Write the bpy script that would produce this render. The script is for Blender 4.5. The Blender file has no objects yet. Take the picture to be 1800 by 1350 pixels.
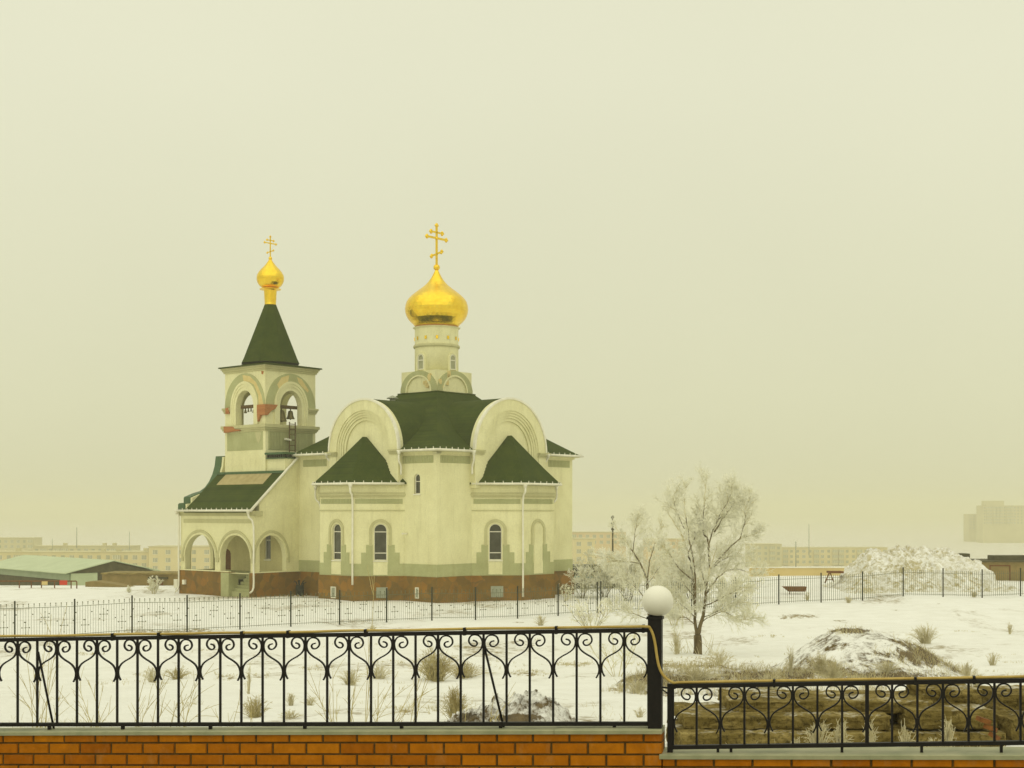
import bpy, bmesh, math, random
from mathutils import Vector, Matrix, noise
from mathutils.geometry import tessellate_polygon

R = math.radians
scene = bpy.context.scene
COL = scene.collection
F = 2400.0          # focal length in photo pixels (photo 1800 wide)
HC = 6.53           # eye height over the church yard
HZ = 900.0          # row of the horizon


def X(px, d): return (px - 900.0) / F * d
def Z(py, d): return HC - (py - HZ) / F * d
def at(px, py, d): return Vector((X(px, d), d, Z(py, d)))


# ------------------------------------------------------------------ mesh builder
class MB:
    def __init__(s):
        s.v = []; s.f = []; s.m = []; s.sm = []; s.t = []

    def add(s, vs, fs, mi=0, smooth=False, tint=0.5):
        o = len(s.v)
        s.v.extend([Vector(v) for v in vs])
        s.t.extend([tint] * len(vs))
        for f in fs:
            s.f.append([i + o for i in f]); s.m.append(mi); s.sm.append(smooth)

    def box(s, a, b, mi=0, tint=0.5):
        x0, y0, z0 = a; x1, y1, z1 = b
        s.add([(x0, y0, z0), (x1, y0, z0), (x1, y1, z0), (x0, y1, z0), (x0, y0, z1), (x1, y0, z1), (x1, y1, z1), (x0, y1, z1)],
              [(3, 2, 1, 0), (4, 5, 6, 7), (0, 1, 5, 4), (1, 2, 6, 5), (2, 3, 7, 6), (3, 0, 4, 7)], mi, False, tint)

    def obox(s, c, ux, uy, uz, hx, hy, hz, mi=0):
        c = Vector(c); ux = Vector(ux) * hx; uy = Vector(uy) * hy; uz = Vector(uz) * hz
        vs = [c - ux - uy - uz, c + ux - uy - uz, c + ux + uy - uz, c - ux + uy - uz, c - ux - uy + uz, c + ux - uy + uz, c + ux + uy + uz, c - ux + uy + uz]
        s.add(vs, [(3, 2, 1, 0), (4, 5, 6, 7), (0, 1, 5, 4), (1, 2, 6, 5), (2, 3, 7, 6), (3, 0, 4, 7)], mi)

    def prism(s, poly, z0, z1, mi=0):
        n = len(poly)
        vs = [(p[0], p[1], z0) for p in poly] + [(p[0], p[1], z1) for p in poly]
        fs = [tuple(range(n - 1, -1, -1)), tuple(range(n, 2 * n))]
        fs += [(i, (i + 1) % n, n + (i + 1) % n, n + i) for i in range(n)]
        s.add(vs, fs, mi)

    def panel(s, O, u, n, outer, holes=(), t0=-0.3, t1=0.0, mi=0, smooth=False):
        """flat plate with holes: outlines are (u, z) pairs, thickness from t0 to t1 along n"""
        O = Vector(O); u = Vector(u); n = Vector(n); k = Vector((0, 0, 1))
        loops = [list(outer)] + [list(h) for h in holes]
        flat = [Vector((a, b, 0)) for lp in loops for (a, b) in lp]
        tris = tessellate_polygon([[Vector((a, b, 0)) for (a, b) in lp] for lp in loops])
        N = len(flat)
        vs = [O + u * p.x + k * p.y + n * t1 for p in flat] + [O + u * p.x + k * p.y + n * t0 for p in flat]
        fs = [tuple(t) for t in tris] + [tuple(i + N for i in reversed(t)) for t in tris]
        o = 0
        for lp in loops:
            m = len(lp)
            for i in range(m):
                fs.append((o + i, o + (i + 1) % m, N + o + (i + 1) % m, N + o + i))
            o += m
        s.add(vs, fs, mi, smooth)

    def tube(s, pts, r, n=6, mi=0, smooth=True, tint=0.5):
        pts = [Vector(p) for p in pts]
        if len(pts) < 2: return
        rs = r if isinstance(r, (list, tuple)) else [r] * len(pts)
        vs = []; fs = []
        prev = None
        for i, p in enumerate(pts):
            t = (pts[min(i + 1, len(pts) - 1)] - pts[max(i - 1, 0)])
            if t.length < 1e-9: t = Vector((0, 0, 1))
            t.normalize()
            if prev is None:
                a = Vector((0, 0, 1)) if abs(t.z) < 0.9 else Vector((1, 0, 0))
                b = t.cross(a).normalized()
            else:
                b = prev - t * prev.dot(t)
                b = b.normalized() if b.length > 1e-6 else t.orthogonal().normalized()
            prev = b
            c = t.cross(b)
            for k in range(n):
                an = 2 * math.pi * k / n
                vs.append(p + (b * math.cos(an) + c * math.sin(an)) * rs[i])
        for i in range(len(pts) - 1):
            for k in range(n):
                k2 = (k + 1) % n
                fs.append((i * n + k, i * n + k2, (i + 1) * n + k2, (i + 1) * n + k))
        if n > 3:
            fs.append(tuple(range(n - 1, -1, -1)))
            fs.append(tuple(range((len(pts) - 1) * n, len(pts) * n)))
        s.add(vs, fs, mi, smooth, tint)

    def ribbon(s, pts, u, n, w, th, mi=0):
        """rectangular bar swept along pts lying in the plane whose normal is n"""
        n = Vector(n); pts = [Vector(p) for p in pts]
        vs = []; fs = []
        for i, p in enumerate(pts):
            t = (pts[min(i + 1, len(pts) - 1)] - pts[max(i - 1, 0)]).normalized()
            b = t.cross(n).normalized()
            vs += [p + b * w + n * th, p - b * w + n * th, p - b * w - n * th, p + b * w - n * th]
        for i in range(len(pts) - 1):
            for k in range(4):
                fs.append((i * 4 + k, i * 4 + (k + 1) % 4, i * 4 + 4 + (k + 1) % 4, i * 4 + 4 + k))
        m = (len(pts) - 1) * 4
        fs += [(3, 2, 1, 0), (m, m + 1, m + 2, m + 3)]
        s.add(vs, fs, mi)

    def lathe(s, c, prof, n=32, mi=0, smooth=True, twist=False):
        c = Vector(c); vs = []; fs = []
        for j, (r, z) in enumerate(prof):
            off = 0.5 if (twist and j % 2) else 0.0
            for k in range(n):
                an = 2 * math.pi * (k + off) / n
                vs.append(c + Vector((r * math.cos(an), r * math.sin(an), z)))
        for j in range(len(prof) - 1):
            for k in range(n):
                k2 = (k + 1) % n
                a, b, d, e = j * n + k, j * n + k2, (j + 1) * n + k, (j + 1) * n + k2
                if not twist: fs.append((a, b, e, d))
                elif j % 2 == 0: fs += [(a, b, d), (b, e, d)]
                else: fs += [(a, e, d), (a, b, e)]
        fs.append(tuple(range(n - 1, -1, -1)))
        m = (len(prof) - 1) * n
        fs.append(tuple(range(m, m + n)))
        s.add(vs, fs, mi, smooth)

    def ball(s, c, r, n=10, m=7, mi=0, sc=(1, 1, 1)):
        prof = [(max(1e-3, math.sin(math.pi * j / m)), -math.cos(math.pi * j / m)) for j in range(m + 1)]
        o = len(s.v)
        s.lathe((0, 0, 0), prof, n, mi)
        for i in range(o, len(s.v)):
            v = s.v[i]; s.v[i] = Vector((v.x * r * sc[0], v.y * r * sc[1], v.z * r * sc[2])) + Vector(c)

    def build(s, name, mats, parent=None, normals=True, loc=None):
        me = bpy.data.meshes.new(name)
        off = Vector(loc) if loc is not None else Vector((0, 0, 0))
        me.from_pydata([tuple(v - off) for v in s.v], [], s.f)
        if not isinstance(mats, (list, tuple)): mats = [mats]
        for m in mats: me.materials.append(m)
        me.polygons.foreach_set('material_index', s.m)
        me.polygons.foreach_set('use_smooth', s.sm)
        at_ = me.attributes.new('tint', 'FLOAT', 'POINT')
        at_.data.foreach_set('value', s.t)
        if normals:
            bm = bmesh.new(); bm.from_mesh(me)
            bmesh.ops.recalc_face_normals(bm, faces=bm.faces[:])
            bm.to_mesh(me); bm.free()
        me.update()
        o = bpy.data.objects.new(name, me)
        COL.objects.link(o)
        if parent is not None: o.parent = parent
        if loc is not None: o.location = loc
        return o


def tag(o, label=None, cat=None, group=None, kind=None):
    if label: o['label'] = label
    if cat: o['category'] = cat
    if group: o['group'] = group
    if kind: o['kind'] = kind
    return o


def empty(name, loc, rz=0.0, label=None, cat=None, group=None):
    o = bpy.data.objects.new(name, None)
    o.empty_display_size = 0.3
    COL.objects.link(o)
    o.location = loc; o.rotation_euler = (0, 0, rz)
    return tag(o, label, cat, group)


def dup(o, parent=None):
    c = o.copy(); COL.objects.link(c)
    if parent is not None: c.parent = parent
    for ch in list(o.children): dup(ch, c)
    return c


def smooth_line(pts, k=6):
    pts = [Vector(p) for p in pts]; out = []
    for i in range(len(pts) - 1):
        a = pts[max(i - 1, 0)]; b = pts[i]; c = pts[i + 1]; d = pts[min(i + 2, len(pts) - 1)]
        for j in range(k):
            t = j / k
            out.append(0.5 * ((2 * b) + (c - a) * t + (2 * a - 5 * b + 4 * c - d) * t * t + (3 * b - a - 3 * c + d) * t ** 3))
    out.append(pts[-1])
    return out


def arch(uc, w, z0, zs, rise=None, n=18):
    """arched outline: straight jambs from z0 to zs, then half an ellipse"""
    r = w / 2.0; rise = r if rise is None else rise
    pts = [(uc - r, z0), (uc + r, z0)]
    for i in range(n + 1):
        a = math.pi * i / n
        pts.append((uc + r * math.cos(a), zs + rise * math.sin(a)))
    return pts


def half_ring(uc, ro, ri, zs, rise_o=None, rise_i=None, n=18, legs=0.0):
    rise_o = ro if rise_o is None else rise_o; rise_i = ri if rise_i is None else rise_i
    o = [(uc + ro * math.cos(math.pi * i / n), zs + rise_o * math.sin(math.pi * i / n)) for i in range(n + 1)]
    q = [(uc + ri * math.cos(math.pi * i / n), zs + rise_i * math.sin(math.pi * i / n)) for i in range(n, -1, -1)]
    if legs: return [(uc + ro, zs - legs)] + o + [(uc - ro, zs - legs), (uc - ri, zs - legs)] + q + [(uc + ri, zs - legs)]
    return o + q


# ------------------------------------------------------------------ materials
def new_mat(name):
    m = bpy.data.materials.new(name); m.use_nodes = True
    nt = m.node_tree; b = nt.nodes['Principled BSDF']
    return m, nt, b


def lk(nt, a, b): nt.links.new(a, b)


def N(nt, t, **kw):
    n = nt.nodes.new(t)
    for k, v in kw.items():
        if k in n.inputs: n.inputs[k].default_value = v
        else: setattr(n, k, v)
    return n


def coords(nt, scale=(1, 1, 1), rot=(0, 0, 0)):
    tc = nt.nodes.new('ShaderNodeTexCoord'); mp = nt.nodes.new('ShaderNodeMapping')
    mp.inputs['Scale'].default_value = scale; mp.inputs['Rotation'].default_value = rot
    lk(nt, tc.outputs['Object'], mp.inputs['Vector'])
    return mp.outputs['Vector']


def ramp(nt, src, stops):
    r = nt.nodes.new('ShaderNodeValToRGB')
    el = r.color_ramp.elements
    while len(el) < len(stops): el.new(0.5)
    for e, (p, c) in zip(el, stops):
        e.position = p
        e.color = (c, c, c, 1) if isinstance(c, (int, float)) else (c[0], c[1], c[2], 1)
    lk(nt, src, r.inputs['Fac'])
    return r.outputs['Color']


def mixc(nt, fac, a, b, mode='MIX'):
    m = nt.nodes.new('ShaderNodeMix'); m.data_type = 'RGBA'; m.blend_type = mode
    for sock, val in ((0, fac), (6, a), (7, b)):
        if hasattr(val, 'is_linked') or hasattr(val, 'links'): lk(nt, val, m.inputs[sock])
        elif isinstance(val, (int, float)): m.inputs[sock].default_value = val
        else: m.inputs[sock].default_value = (val[0], val[1], val[2], 1)
    return m.outputs[2]


def nz(nt, vec, scale, detail=4, rough=0.6, dist=0.0):
    n = nt.nodes.new('ShaderNodeTexNoise')
    n.inputs['Scale'].default_value = scale; n.inputs['Detail'].default_value = detail
    n.inputs['Roughness'].default_value = rough; n.inputs['Distortion'].default_value = dist
    lk(nt, vec, n.inputs['Vector'])
    return n.outputs['Fac']


def bump(nt, b, h, strength=0.3, dist=0.02):
    n = nt.nodes.new('ShaderNodeBump')
    n.inputs['Strength'].default_value = strength; n.inputs['Distance'].default_value = dist
    lk(nt, h, n.inputs['Height']); lk(nt, n.outputs['Normal'], b.inputs['Normal'])


def simple(name, col, col2=None, rough=0.8, metal=0.0, scale=3.0, bs=0.0, bscale=30.0, bd=0.01, stretch=(1, 1, 1), spec=0.3, lo=0.35, hi=0.65):
    m, nt, b = new_mat(name)
    b.inputs['Roughness'].default_value = rough; b.inputs['Metallic'].default_value = metal
    b.inputs['Specular IOR Level'].default_value = spec
    if col2 is None:
        b.inputs['Base Color'].default_value = (*col, 1)
        vec = None
    else:
        vec = coords(nt, stretch)
        lk(nt, ramp(nt, nz(nt, vec, scale, 5), [(lo, col), (hi, col2)]), b.inputs['Base Color'])
    if bs:
        vec = vec or coords(nt, stretch)
        bump(nt, b, nz(nt, vec, bscale, 5), bs, bd)
    return m


def plaster(name, col, dark, streak, amt=0.5):
    m, nt, b = new_mat(name)
    v = coords(nt); vs = coords(nt, (1.2, 1.2, 0.16))
    base = ramp(nt, nz(nt, v, 0.55, 6, 0.65), [(0.3, dark), (0.62, col)])
    st = ramp(nt, nz(nt, vs, 1.6, 5, 0.7), [(0.52, 0.0), (0.8, amt)])
    c = mixc(nt, st, base, streak)
    dmp = ramp(nt, nz(nt, coords(nt, (1, 1, 0.5)), 0.33, 7, 0.75), [(0.55, 0.0), (0.78, amt * 0.8)])
    c = mixc(nt, dmp, c, dark)
    fine = ramp(nt, nz(nt, v, 9.0, 4, 0.7), [(0.3, 0.9), (0.7, 1.04)])
    c = mixc(nt, 1.0, c, fine, 'MULTIPLY')
    lk(nt, c, b.inputs['Base Color'])
    b.inputs['Roughness'].default_value = 0.9; b.inputs['Specular IOR Level'].default_value = 0.15
    bump(nt, b, nz(nt, v, 22, 5, 0.7), 0.25, 0.012)
    return m


M = {}
M['cream'] = plaster('cream_plaster', (0.785, 0.755, 0.455), (0.695, 0.66, 0.375), (0.45, 0.415, 0.195), 0.42)
M['grey'] = plaster('grey_plaster', (0.45, 0.46, 0.235), (0.37, 0.375, 0.18), (0.34, 0.31, 0.14), 0.5)
M['molding'] = plaster('molding_plaster', (0.55, 0.53, 0.29), (0.47, 0.44, 0.23), (0.38, 0.34, 0.16), 0.4)
M['patch'] = simple('bare_render', (0.60, 0.475, 0.19), (0.68, 0.56, 0.26), 0.95, scale=2.5, bs=0.3)
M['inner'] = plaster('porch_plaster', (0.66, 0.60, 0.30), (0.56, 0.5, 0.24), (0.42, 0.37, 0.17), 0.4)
M['white'] = simple('white_metal', (0.80, 0.78, 0.64), (0.7, 0.67, 0.52), 0.5, scale=2.0)
M['glass'] = simple('dark_glass', (0.035, 0.033, 0.018), (0.07, 0.07, 0.045), 0.12, scale=1.3, spec=0.5)
M['black'] = simple('black_iron', (0.006, 0.005, 0.004), (0.011, 0.008, 0.006), 0.55, scale=40, spec=0.25)
M['iron'] = simple('fence_iron', (0.022, 0.024, 0.012), (0.04, 0.04, 0.02), 0.7, scale=3)
M['thin'] = simple('fence_bar_iron', (0.10, 0.105, 0.05), (0.15, 0.15, 0.08), 0.7, scale=3)
M['beam'] = simple('old_beam', (0.09, 0.055, 0.022), (0.13, 0.08, 0.03), 0.9, scale=5)
M['bronze'] = simple('bell_bronze', (0.10, 0.085, 0.03), (0.16, 0.13, 0.05), 0.45, metal=0.6, scale=3)
M['steelgrey'] = simple('grey_steel', (0.26, 0.28, 0.2), (0.33, 0.34, 0.25), 0.6, scale=3)


def roof_mat(name, a, b_, scale=1.0):
    m, nt, b = new_mat(name)
    v = coords(nt)
    c = ramp(nt, nz(nt, v, 0.8, 6, 0.7), [(0.3, a), (0.7, b_)])
    br = N(nt, 'ShaderNodeTexBrick')
    br.inputs['Scale'].default_value = 3.2; br.inputs['Color1'].default_value = (1, 1, 1, 1); br.inputs['Color2'].default_value = (0.78, 0.78, 0.78, 1)
    br.inputs['Mortar'].default_value = (0.7, 0.7, 0.7, 1); br.inputs['Mortar Size'].default_value = 0.03
    vz = coords(nt, (1, 1, 1), (R(90), 0, R(45)))
    lk(nt, vz, br.inputs['Vector'])
    c = mixc(nt, 1.0, c, br.outputs['Color'], 'MULTIPLY')
    sp = ramp(nt, nz(nt, v, 7, 3, 0.8), [(0.66, 0.0), (0.76, 0.35)])
    c = mixc(nt, sp, c, (0.13, 0.12, 0.05))
    lk(nt, c, b.inputs['Base Color'])
    b.inputs['Roughness'].default_value = 0.8; b.inputs['Specular IOR Level'].default_value = 0.12
    bump(nt, b, br.outputs['Fac'], 0.3, 0.02)
    return m


M['roof'] = roof_mat('green_roof', (0.030, 0.052, 0.002), (0.056, 0.078, 0.006))
M['roofedge'] = simple('green_trim', (0.045, 0.10, 0.035), (0.06, 0.12, 0.045), 0.5, scale=2)
M['board'] = simple('bare_roof_board', (0.36, 0.29, 0.13), (0.45, 0.37, 0.18), 0.9, scale=2)


def gold_mat():
    m, nt, b = new_mat('gilded_metal')
    v = coords(nt)
    lk(nt, ramp(nt, nz(nt, v, 2.2, 4), [(0.3, (0.86, 0.55, 0.03)), (0.7, (0.95, 0.68, 0.06))]), b.inputs['Base Color'])
    b.inputs['Metallic'].default_value = 1.0; b.inputs['Roughness'].default_value = 0.27
    bump(nt, b, nz(nt, v, 5, 3), 0.2, 0.04)
    return m


M['gold'] = gold_mat()
M['orange'] = simple('orange_band', (0.42, 0.17, 0.02), (0.5, 0.24, 0.03), 0.5, scale=4)


def stone_mat():
    m, nt, b = new_mat('brown_flagstone')
    v = coords(nt)
    vo = N(nt, 'ShaderNodeTexVoronoi'); vo.inputs['Scale'].default_value = 1.7
    w = nt.nodes.new('ShaderNodeTexNoise'); w.inputs['Scale'].default_value = 1.5
    lk(nt, v, w.inputs['Vector'])
    add = nt.nodes.new('ShaderNodeMix'); add.data_type = 'RGBA'; add.inputs[0].default_value = 0.16
    lk(nt, v, add.inputs[6]); lk(nt, w.outputs['Color'], add.inputs[7])
    lk(nt, add.outputs[2], vo.inputs['Vector'])
    cell = ramp(nt, vo.outputs['Color'], [(0.0, (0.15, 0.085, 0.006)), (0.45, (0.21, 0.110, 0.008)), (0.8, (0.29, 0.13, 0.008)), (1.0, (0.23, 0.145, 0.014))])
    ve = N(nt, 'ShaderNodeTexVoronoi'); ve.feature = 'DISTANCE_TO_EDGE'; ve.inputs['Scale'].default_value = 1.7
    lk(nt, add.outputs[2], ve.inputs['Vector'])
    ed = ramp(nt, ve.outputs['Distance'], [(0.0, 0.7), (0.05, 0.0)])
    c = mixc(nt, ed, cell, (0.15, 0.10, 0.025))
    blot = ramp(nt, nz(nt, v, 0.7, 6, 0.7), [(0.35, 0.7), (0.7, 1.12)])
    c = mixc(nt, 1.0, c, blot, 'MULTIPLY')
    lk(nt, c, b.inputs['Base Color']); b.inputs['Roughness'].default_value = 0.8
    bump(nt, b, ve.outputs['Distance'], 0.35, 0.05)
    return m


M['stone'] = stone_mat()


def oldbrick():
    m, nt, b = new_mat('exposed_brick')
    v = coords(nt, (1, 1, 1), (R(90), 0, 0))
    br = N(nt, 'ShaderNodeTexBrick'); lk(nt, v, br.inputs['Vector'])
    br.inputs['Scale'].default_value = 4.0
    br.inputs['Color1'].default_value = (0.34, 0.10, 0.02, 1); br.inputs['Color2'].default_value = (0.42, 0.15, 0.035, 1)
    br.inputs['Mortar'].default_value = (0.4, 0.27, 0.12, 1)
    lk(nt, br.outputs['Color'], b.inputs['Base Color']); b.inputs['Roughness'].default_value = 0.9
    return m


M['oldbrick'] = oldbrick()


def face_brick():
    m, nt, b = new_mat('orange_facing_brick')
    a = nt.nodes.new('ShaderNodeAttribute'); a.attribute_name = 'tint'
    v = coords(nt)
    c = ramp(nt, a.outputs['Fac'], [(0.0, (0.36, 0.108, 0.003)), (0.5, (0.45, 0.148, 0.004)), (1.0, (0.53, 0.19, 0.005))])
    n1 = ramp(nt, nz(nt, v, 9, 6, 0.7), [(0.3, 0.74), (0.7, 1.14)])
    c = mixc(nt, 1.0, c, n1, 'MULTIPLY')
    sp = ramp(nt, nz(nt, v, 90, 3, 0.7), [(0.62, 0.0), (0.75, 0.35)])
    c = mixc(nt, sp, c, (0.16, 0.05, 0.006))
    st = ramp(nt, nz(nt, coords(nt, (1, 1, 0.5)), 5, 5, 0.7), [(0.55, 0.0), (0.8, 0.4)])
    c = mixc(nt, st, c, (0.42, 0.27, 0.11))
    lk(nt, c, b.inputs['Base Color']); b.inputs['Roughness'].default_value = 0.9; b.inputs['Specular IOR Level'].default_value = 0.08
    bump(nt, b, nz(nt, v, 120, 5, 0.7), 0.25, 0.004)
    return m


M['brick'] = face_brick()
M['mortar'] = simple('mortar', (0.07, 0.04, 0.006), (0.13, 0.075, 0.014), 0.95, scale=25, bs=0.4, bscale=150, bd=0.003)
M['coping'] = simple('zinc_coping', (0.27, 0.28, 0.16), (0.38, 0.37, 0.22), 0.55, scale=6, stretch=(1, 1, 1), bs=0.08, bscale=10)
M['hose'] = simple('tan_hose', (0.40, 0.27, 0.06), (0.52, 0.38, 0.11), 0.6, scale=9)
M['globe'] = simple('opal_globe', (0.80, 0.78, 0.66), (0.84, 0.82, 0.71), 0.3, scale=3, spec=0.4)


def snow_mat(name, lo, hi, dirt, dirt2, sc=0.35, stretch=(1, 1, 1), speck=0.6, top=None):
    """lo..hi: noise range over which dirt shows through"""
    m, nt, b = new_mat(name)
    v = coords(nt, stretch); v1 = coords(nt)
    n1 = nz(nt, v, sc, 8, 0.68, 0.4)
    mask = ramp(nt, n1, [(lo, 1.0), (hi, 0.0)])
    br = nz(nt, v1, 2.6, 8, 0.75)
    br2 = ramp(nt, br, [(0.44, 0.0), (0.58, 1.0)])
    mask = mixc(nt, 1.0, mask, br2, 'MULTIPLY')
    a = nt.nodes.new('ShaderNodeAttribute'); a.attribute_name = 'tint'
    loc_ = nt.nodes.new('ShaderNodeMath'); loc_.operation = 'MULTIPLY_ADD'; lk(nt, nz(nt, coords(nt, (1, 0.45, 1)), 4.0, 8, 0.72), loc_.inputs[0]); loc_.inputs[1].default_value = 3.2
    sb = nt.nodes.new('ShaderNodeMath'); sb.operation = 'MULTIPLY_ADD'; lk(nt, a.outputs['Fac'], sb.inputs[0]); sb.inputs[1].default_value = 1.25; sb.inputs[2].default_value = -2.42; lk(nt, sb.outputs[0], loc_.inputs[2])
    mask = mixc(nt, 1.0, mask, ramp(nt, loc_.outputs[0], [(0.0, 0.0), (0.3, 0.95)]), 'LIGHTEN')
    fs = ramp(nt, nz(nt, v, 3.1, 6, 0.75), [(speck, 0.0), (speck + 0.10, 0.75)])
    mask = mixc(nt, 1.0, mask, fs, 'LIGHTEN')
    snow = ramp(nt, nz(nt, v1, 0.8, 6, 0.6), [(0.3, (0.80, 0.79, 0.73)), (0.7, (0.88, 0.875, 0.83))])
    dc = ramp(nt, nz(nt, v1, 1.9, 6, 0.7), [(0.35, dirt), (0.65, dirt2)])
    c = mixc(nt, mask, snow, dc)
    lk(nt, c, b.inputs['Base Color'])
    b.inputs['Roughness'].default_value = 0.75; b.inputs['Specular IOR Level'].default_value = 0.2
    hsum = nt.nodes.new('ShaderNodeMath'); hsum.operation = 'ADD'
    lk(nt, nz(nt, v1, 1.3, 8, 0.62), hsum.inputs[0]); lk(nt, br, hsum.inputs[1])
    bump(nt, b, hsum.outputs[0], 0.5, 0.16)
    return m


M['snow'] = snow_mat('snow_field', 0.355, 0.45, (0.20, 0.14, 0.045), (0.34, 0.27, 0.12), 0.16, (1, 0.55, 1), 0.67)
M['mound'] = snow_mat('earth_with_snow', 0.475, 0.575, (0.060, 0.036, 0.005), (0.15, 0.10, 0.022), 0.7, (1, 1, 2.0), 0.57)
M['heap'] = snow_mat('dirty_snow', 0.46, 0.72, (0.34, 0.29, 0.13), (0.54, 0.48, 0.28), 0.33, (1, 1, 1), 0.56)
M['rubble'] = snow_mat('clods_with_snow', 0.53, 0.66, (0.045, 0.03, 0.008), (0.15, 0.10, 0.03), 1.8, (1, 1, 1), 0.52)
M['concrete'] = simple('weathered_concrete', (0.10, 0.075, 0.018), (0.36, 0.275, 0.095), 0.95, scale=3.4, stretch=(0.5, 1, 2.2), bs=0.9, bscale=9, bd=0.06, lo=0.32, hi=0.66)
M['asphalt'] = simple('pavement', (0.2, 0.19, 0.14), (0.27, 0.25, 0.18), 0.9, scale=3, bs=0.2)
M['bark'] = simple('dark_bark', (0.075, 0.05, 0.02), (0.20, 0.155, 0.075), 0.95, scale=5, stretch=(1, 1, 0.35), bs=0.6, bscale=12, bd=0.03)
M['twig'] = simple('frosted_twig', (0.52, 0.45, 0.22), (0.76, 0.71, 0.48), 0.9, scale=1.5)
M['frost'] = simple('hoar_frost', (0.84, 0.82, 0.62), (0.90, 0.885, 0.74), 0.9, scale=1.5)
M['straw'] = simple('dry_straw', (0.42, 0.34, 0.14), (0.60, 0.53, 0.28), 0.9, scale=3)
M['reed'] = simple('dry_stem', (0.44, 0.36, 0.13), (0.58, 0.50, 0.24), 0.9, scale=3)
M['grassfrost'] = simple('frosted_grass', (0.50, 0.43, 0.22), (0.74, 0.69, 0.48), 0.9, scale=3)
M['rust'] = simple('rusty_metal', (0.12, 0.045, 0.012), (0.19, 0.075, 0.02), 0.9, scale=4)
M['red'] = simple('red_sign_paint', (0.55, 0.03, 0.015), (0.6, 0.05, 0.02), 0.5, scale=4)
M['darkwood'] = simple('dark_wood', (0.06, 0.055, 0.025), (0.10, 0.085, 0.04), 0.9, scale=2)
M['tin'] = simple('pale_green_tin', (0.44, 0.50, 0.31), (0.50, 0.56, 0.36), 0.6, scale=0.6)
M['tin2'] = simple('grey_green_tin', (0.27, 0.33, 0.2), (0.32, 0.37, 0.24), 0.6, scale=0.8)
M['brownwall'] = simple('brown_block_wall', (0.20, 0.15, 0.05), (0.28, 0.2, 0.075), 0.95, scale=1.4, bs=0.3, bscale=6)
M['panelA'] = simple('pale_panel', (0.62, 0.53, 0.26), (0.68, 0.59, 0.32), 0.9, scale=0.12)  # far block walls, paled in colour towards the haze
M['panelB'] = simple('pale_panel_grey', (0.52, 0.47, 0.26), (0.58, 0.53, 0.3), 0.9, scale=0.12)
M['panelD'] = simple('hazy_panel', (0.66, 0.62, 0.40), (0.70, 0.66, 0.44), 0.9, scale=0.1)
M['panelC'] = simple('orange_panel', (0.62, 0.47, 0.23), (0.66, 0.52, 0.28), 0.9, scale=0.12)
M['stonebrick'] = simple('broken_brick', (0.12, 0.045, 0.010), (0.22, 0.085, 0.018), 0.95, scale=8, bs=0.5)
M['winfar'] = simple('far_window', (0.26, 0.265, 0.16), (0.38, 0.375, 0.23), 0.4, scale=0.4)  # far panes lightened in colour to imitate haze
M['balcony'] = simple('balcony_glazing', (0.37, 0.36, 0.21), (0.45, 0.44, 0.26), 0.6, scale=0.4)  # glazing lightened too, haze put into the colour
M['whitefr'] = simple('white_frames', (0.76, 0.74, 0.62), (0.8, 0.78, 0.66), 0.7, scale=1)
M['yellowwall'] = simple('yellow_wall', (0.62, 0.48, 0.2), (0.66, 0.52, 0.24), 0.9, scale=0.4)
M['vanpaint'] = simple('dark_van_paint', (0.05, 0.055, 0.03), (0.07, 0.075, 0.04), 0.4, scale=2)
M['vanwhite'] = simple('white_van_paint', (0.7, 0.69, 0.58), (0.76, 0.74, 0.62), 0.4, scale=2)
M['teal'] = simple('teal_stripe', (0.02, 0.2, 0.2), (0.03, 0.24, 0.23), 0.5, scale=2)
M['rubber'] = simple('tyre_rubber', (0.015, 0.015, 0.012), (0.03, 0.03, 0.02), 0.9, scale=8)


def slab_mat():
    m, nt, b = new_mat('weathered_slab')
    v = coords(nt, (0.6, 1, 2.0)); v1 = coords(nt)
    c = ramp(nt, nz(nt, v, 3.0, 8, 0.7), [(0.3, (0.09, 0.066, 0.014)), (0.5, (0.22, 0.165, 0.048)), (0.72, (0.42, 0.33, 0.12))])
    pit = ramp(nt, nz(nt, v1, 17, 5, 0.75), [(0.36, 0.35), (0.5, 1.0)])
    c = mixc(nt, 1.0, c, pit, 'MULTIPLY')
    g = nt.nodes.new('ShaderNodeNewGeometry'); sx_ = nt.nodes.new('ShaderNodeSeparateXYZ'); lk(nt, g.outputs['Normal'], sx_.inputs[0])
    up = ramp(nt, sx_.outputs['Z'], [(0.55, 0.0), (0.85, 1.0)])
    sn = ramp(nt, nz(nt, v1, 3.5, 6, 0.7), [(0.54, 0.0), (0.66, 0.6)])
    c = mixc(nt, mixc(nt, 1.0, up, sn, 'MULTIPLY'), c, (0.8, 0.78, 0.68))
    lk(nt, c, b.inputs['Base Color']); b.inputs['Roughness'].default_value = 0.95; b.inputs['Specular IOR Level'].default_value = 0.1
    bump(nt, b, nz(nt, v1, 12, 7, 0.75), 0.8, 0.05)
    return m


M['slab'] = slab_mat()

# ------------------------------------------------------------------ terrain
TAB = [(-60, -2.42), (9.0, -2.42), (10.5, -2.44), (12, -2.52), (16, -2.84), (22, -3.42), (30, -4.25), (42, -5.25), (55, -6.08), (65, -6.42), (72, -6.53), (112, -6.53)]


def interp(t, x):
    if x <= t[0][0]: return t[0][1]
    for (a, b), (c, d) in zip(t, t[1:]):
        if x <= c:
            return b + (d - b) * (x - a) / (c - a)
    return t[-1][1]


def sstep(a, b, x):
    t = min(1.0, max(0.0, (x - a) / (b - a)))
    return t * t * (3 - 2 * t)


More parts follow.
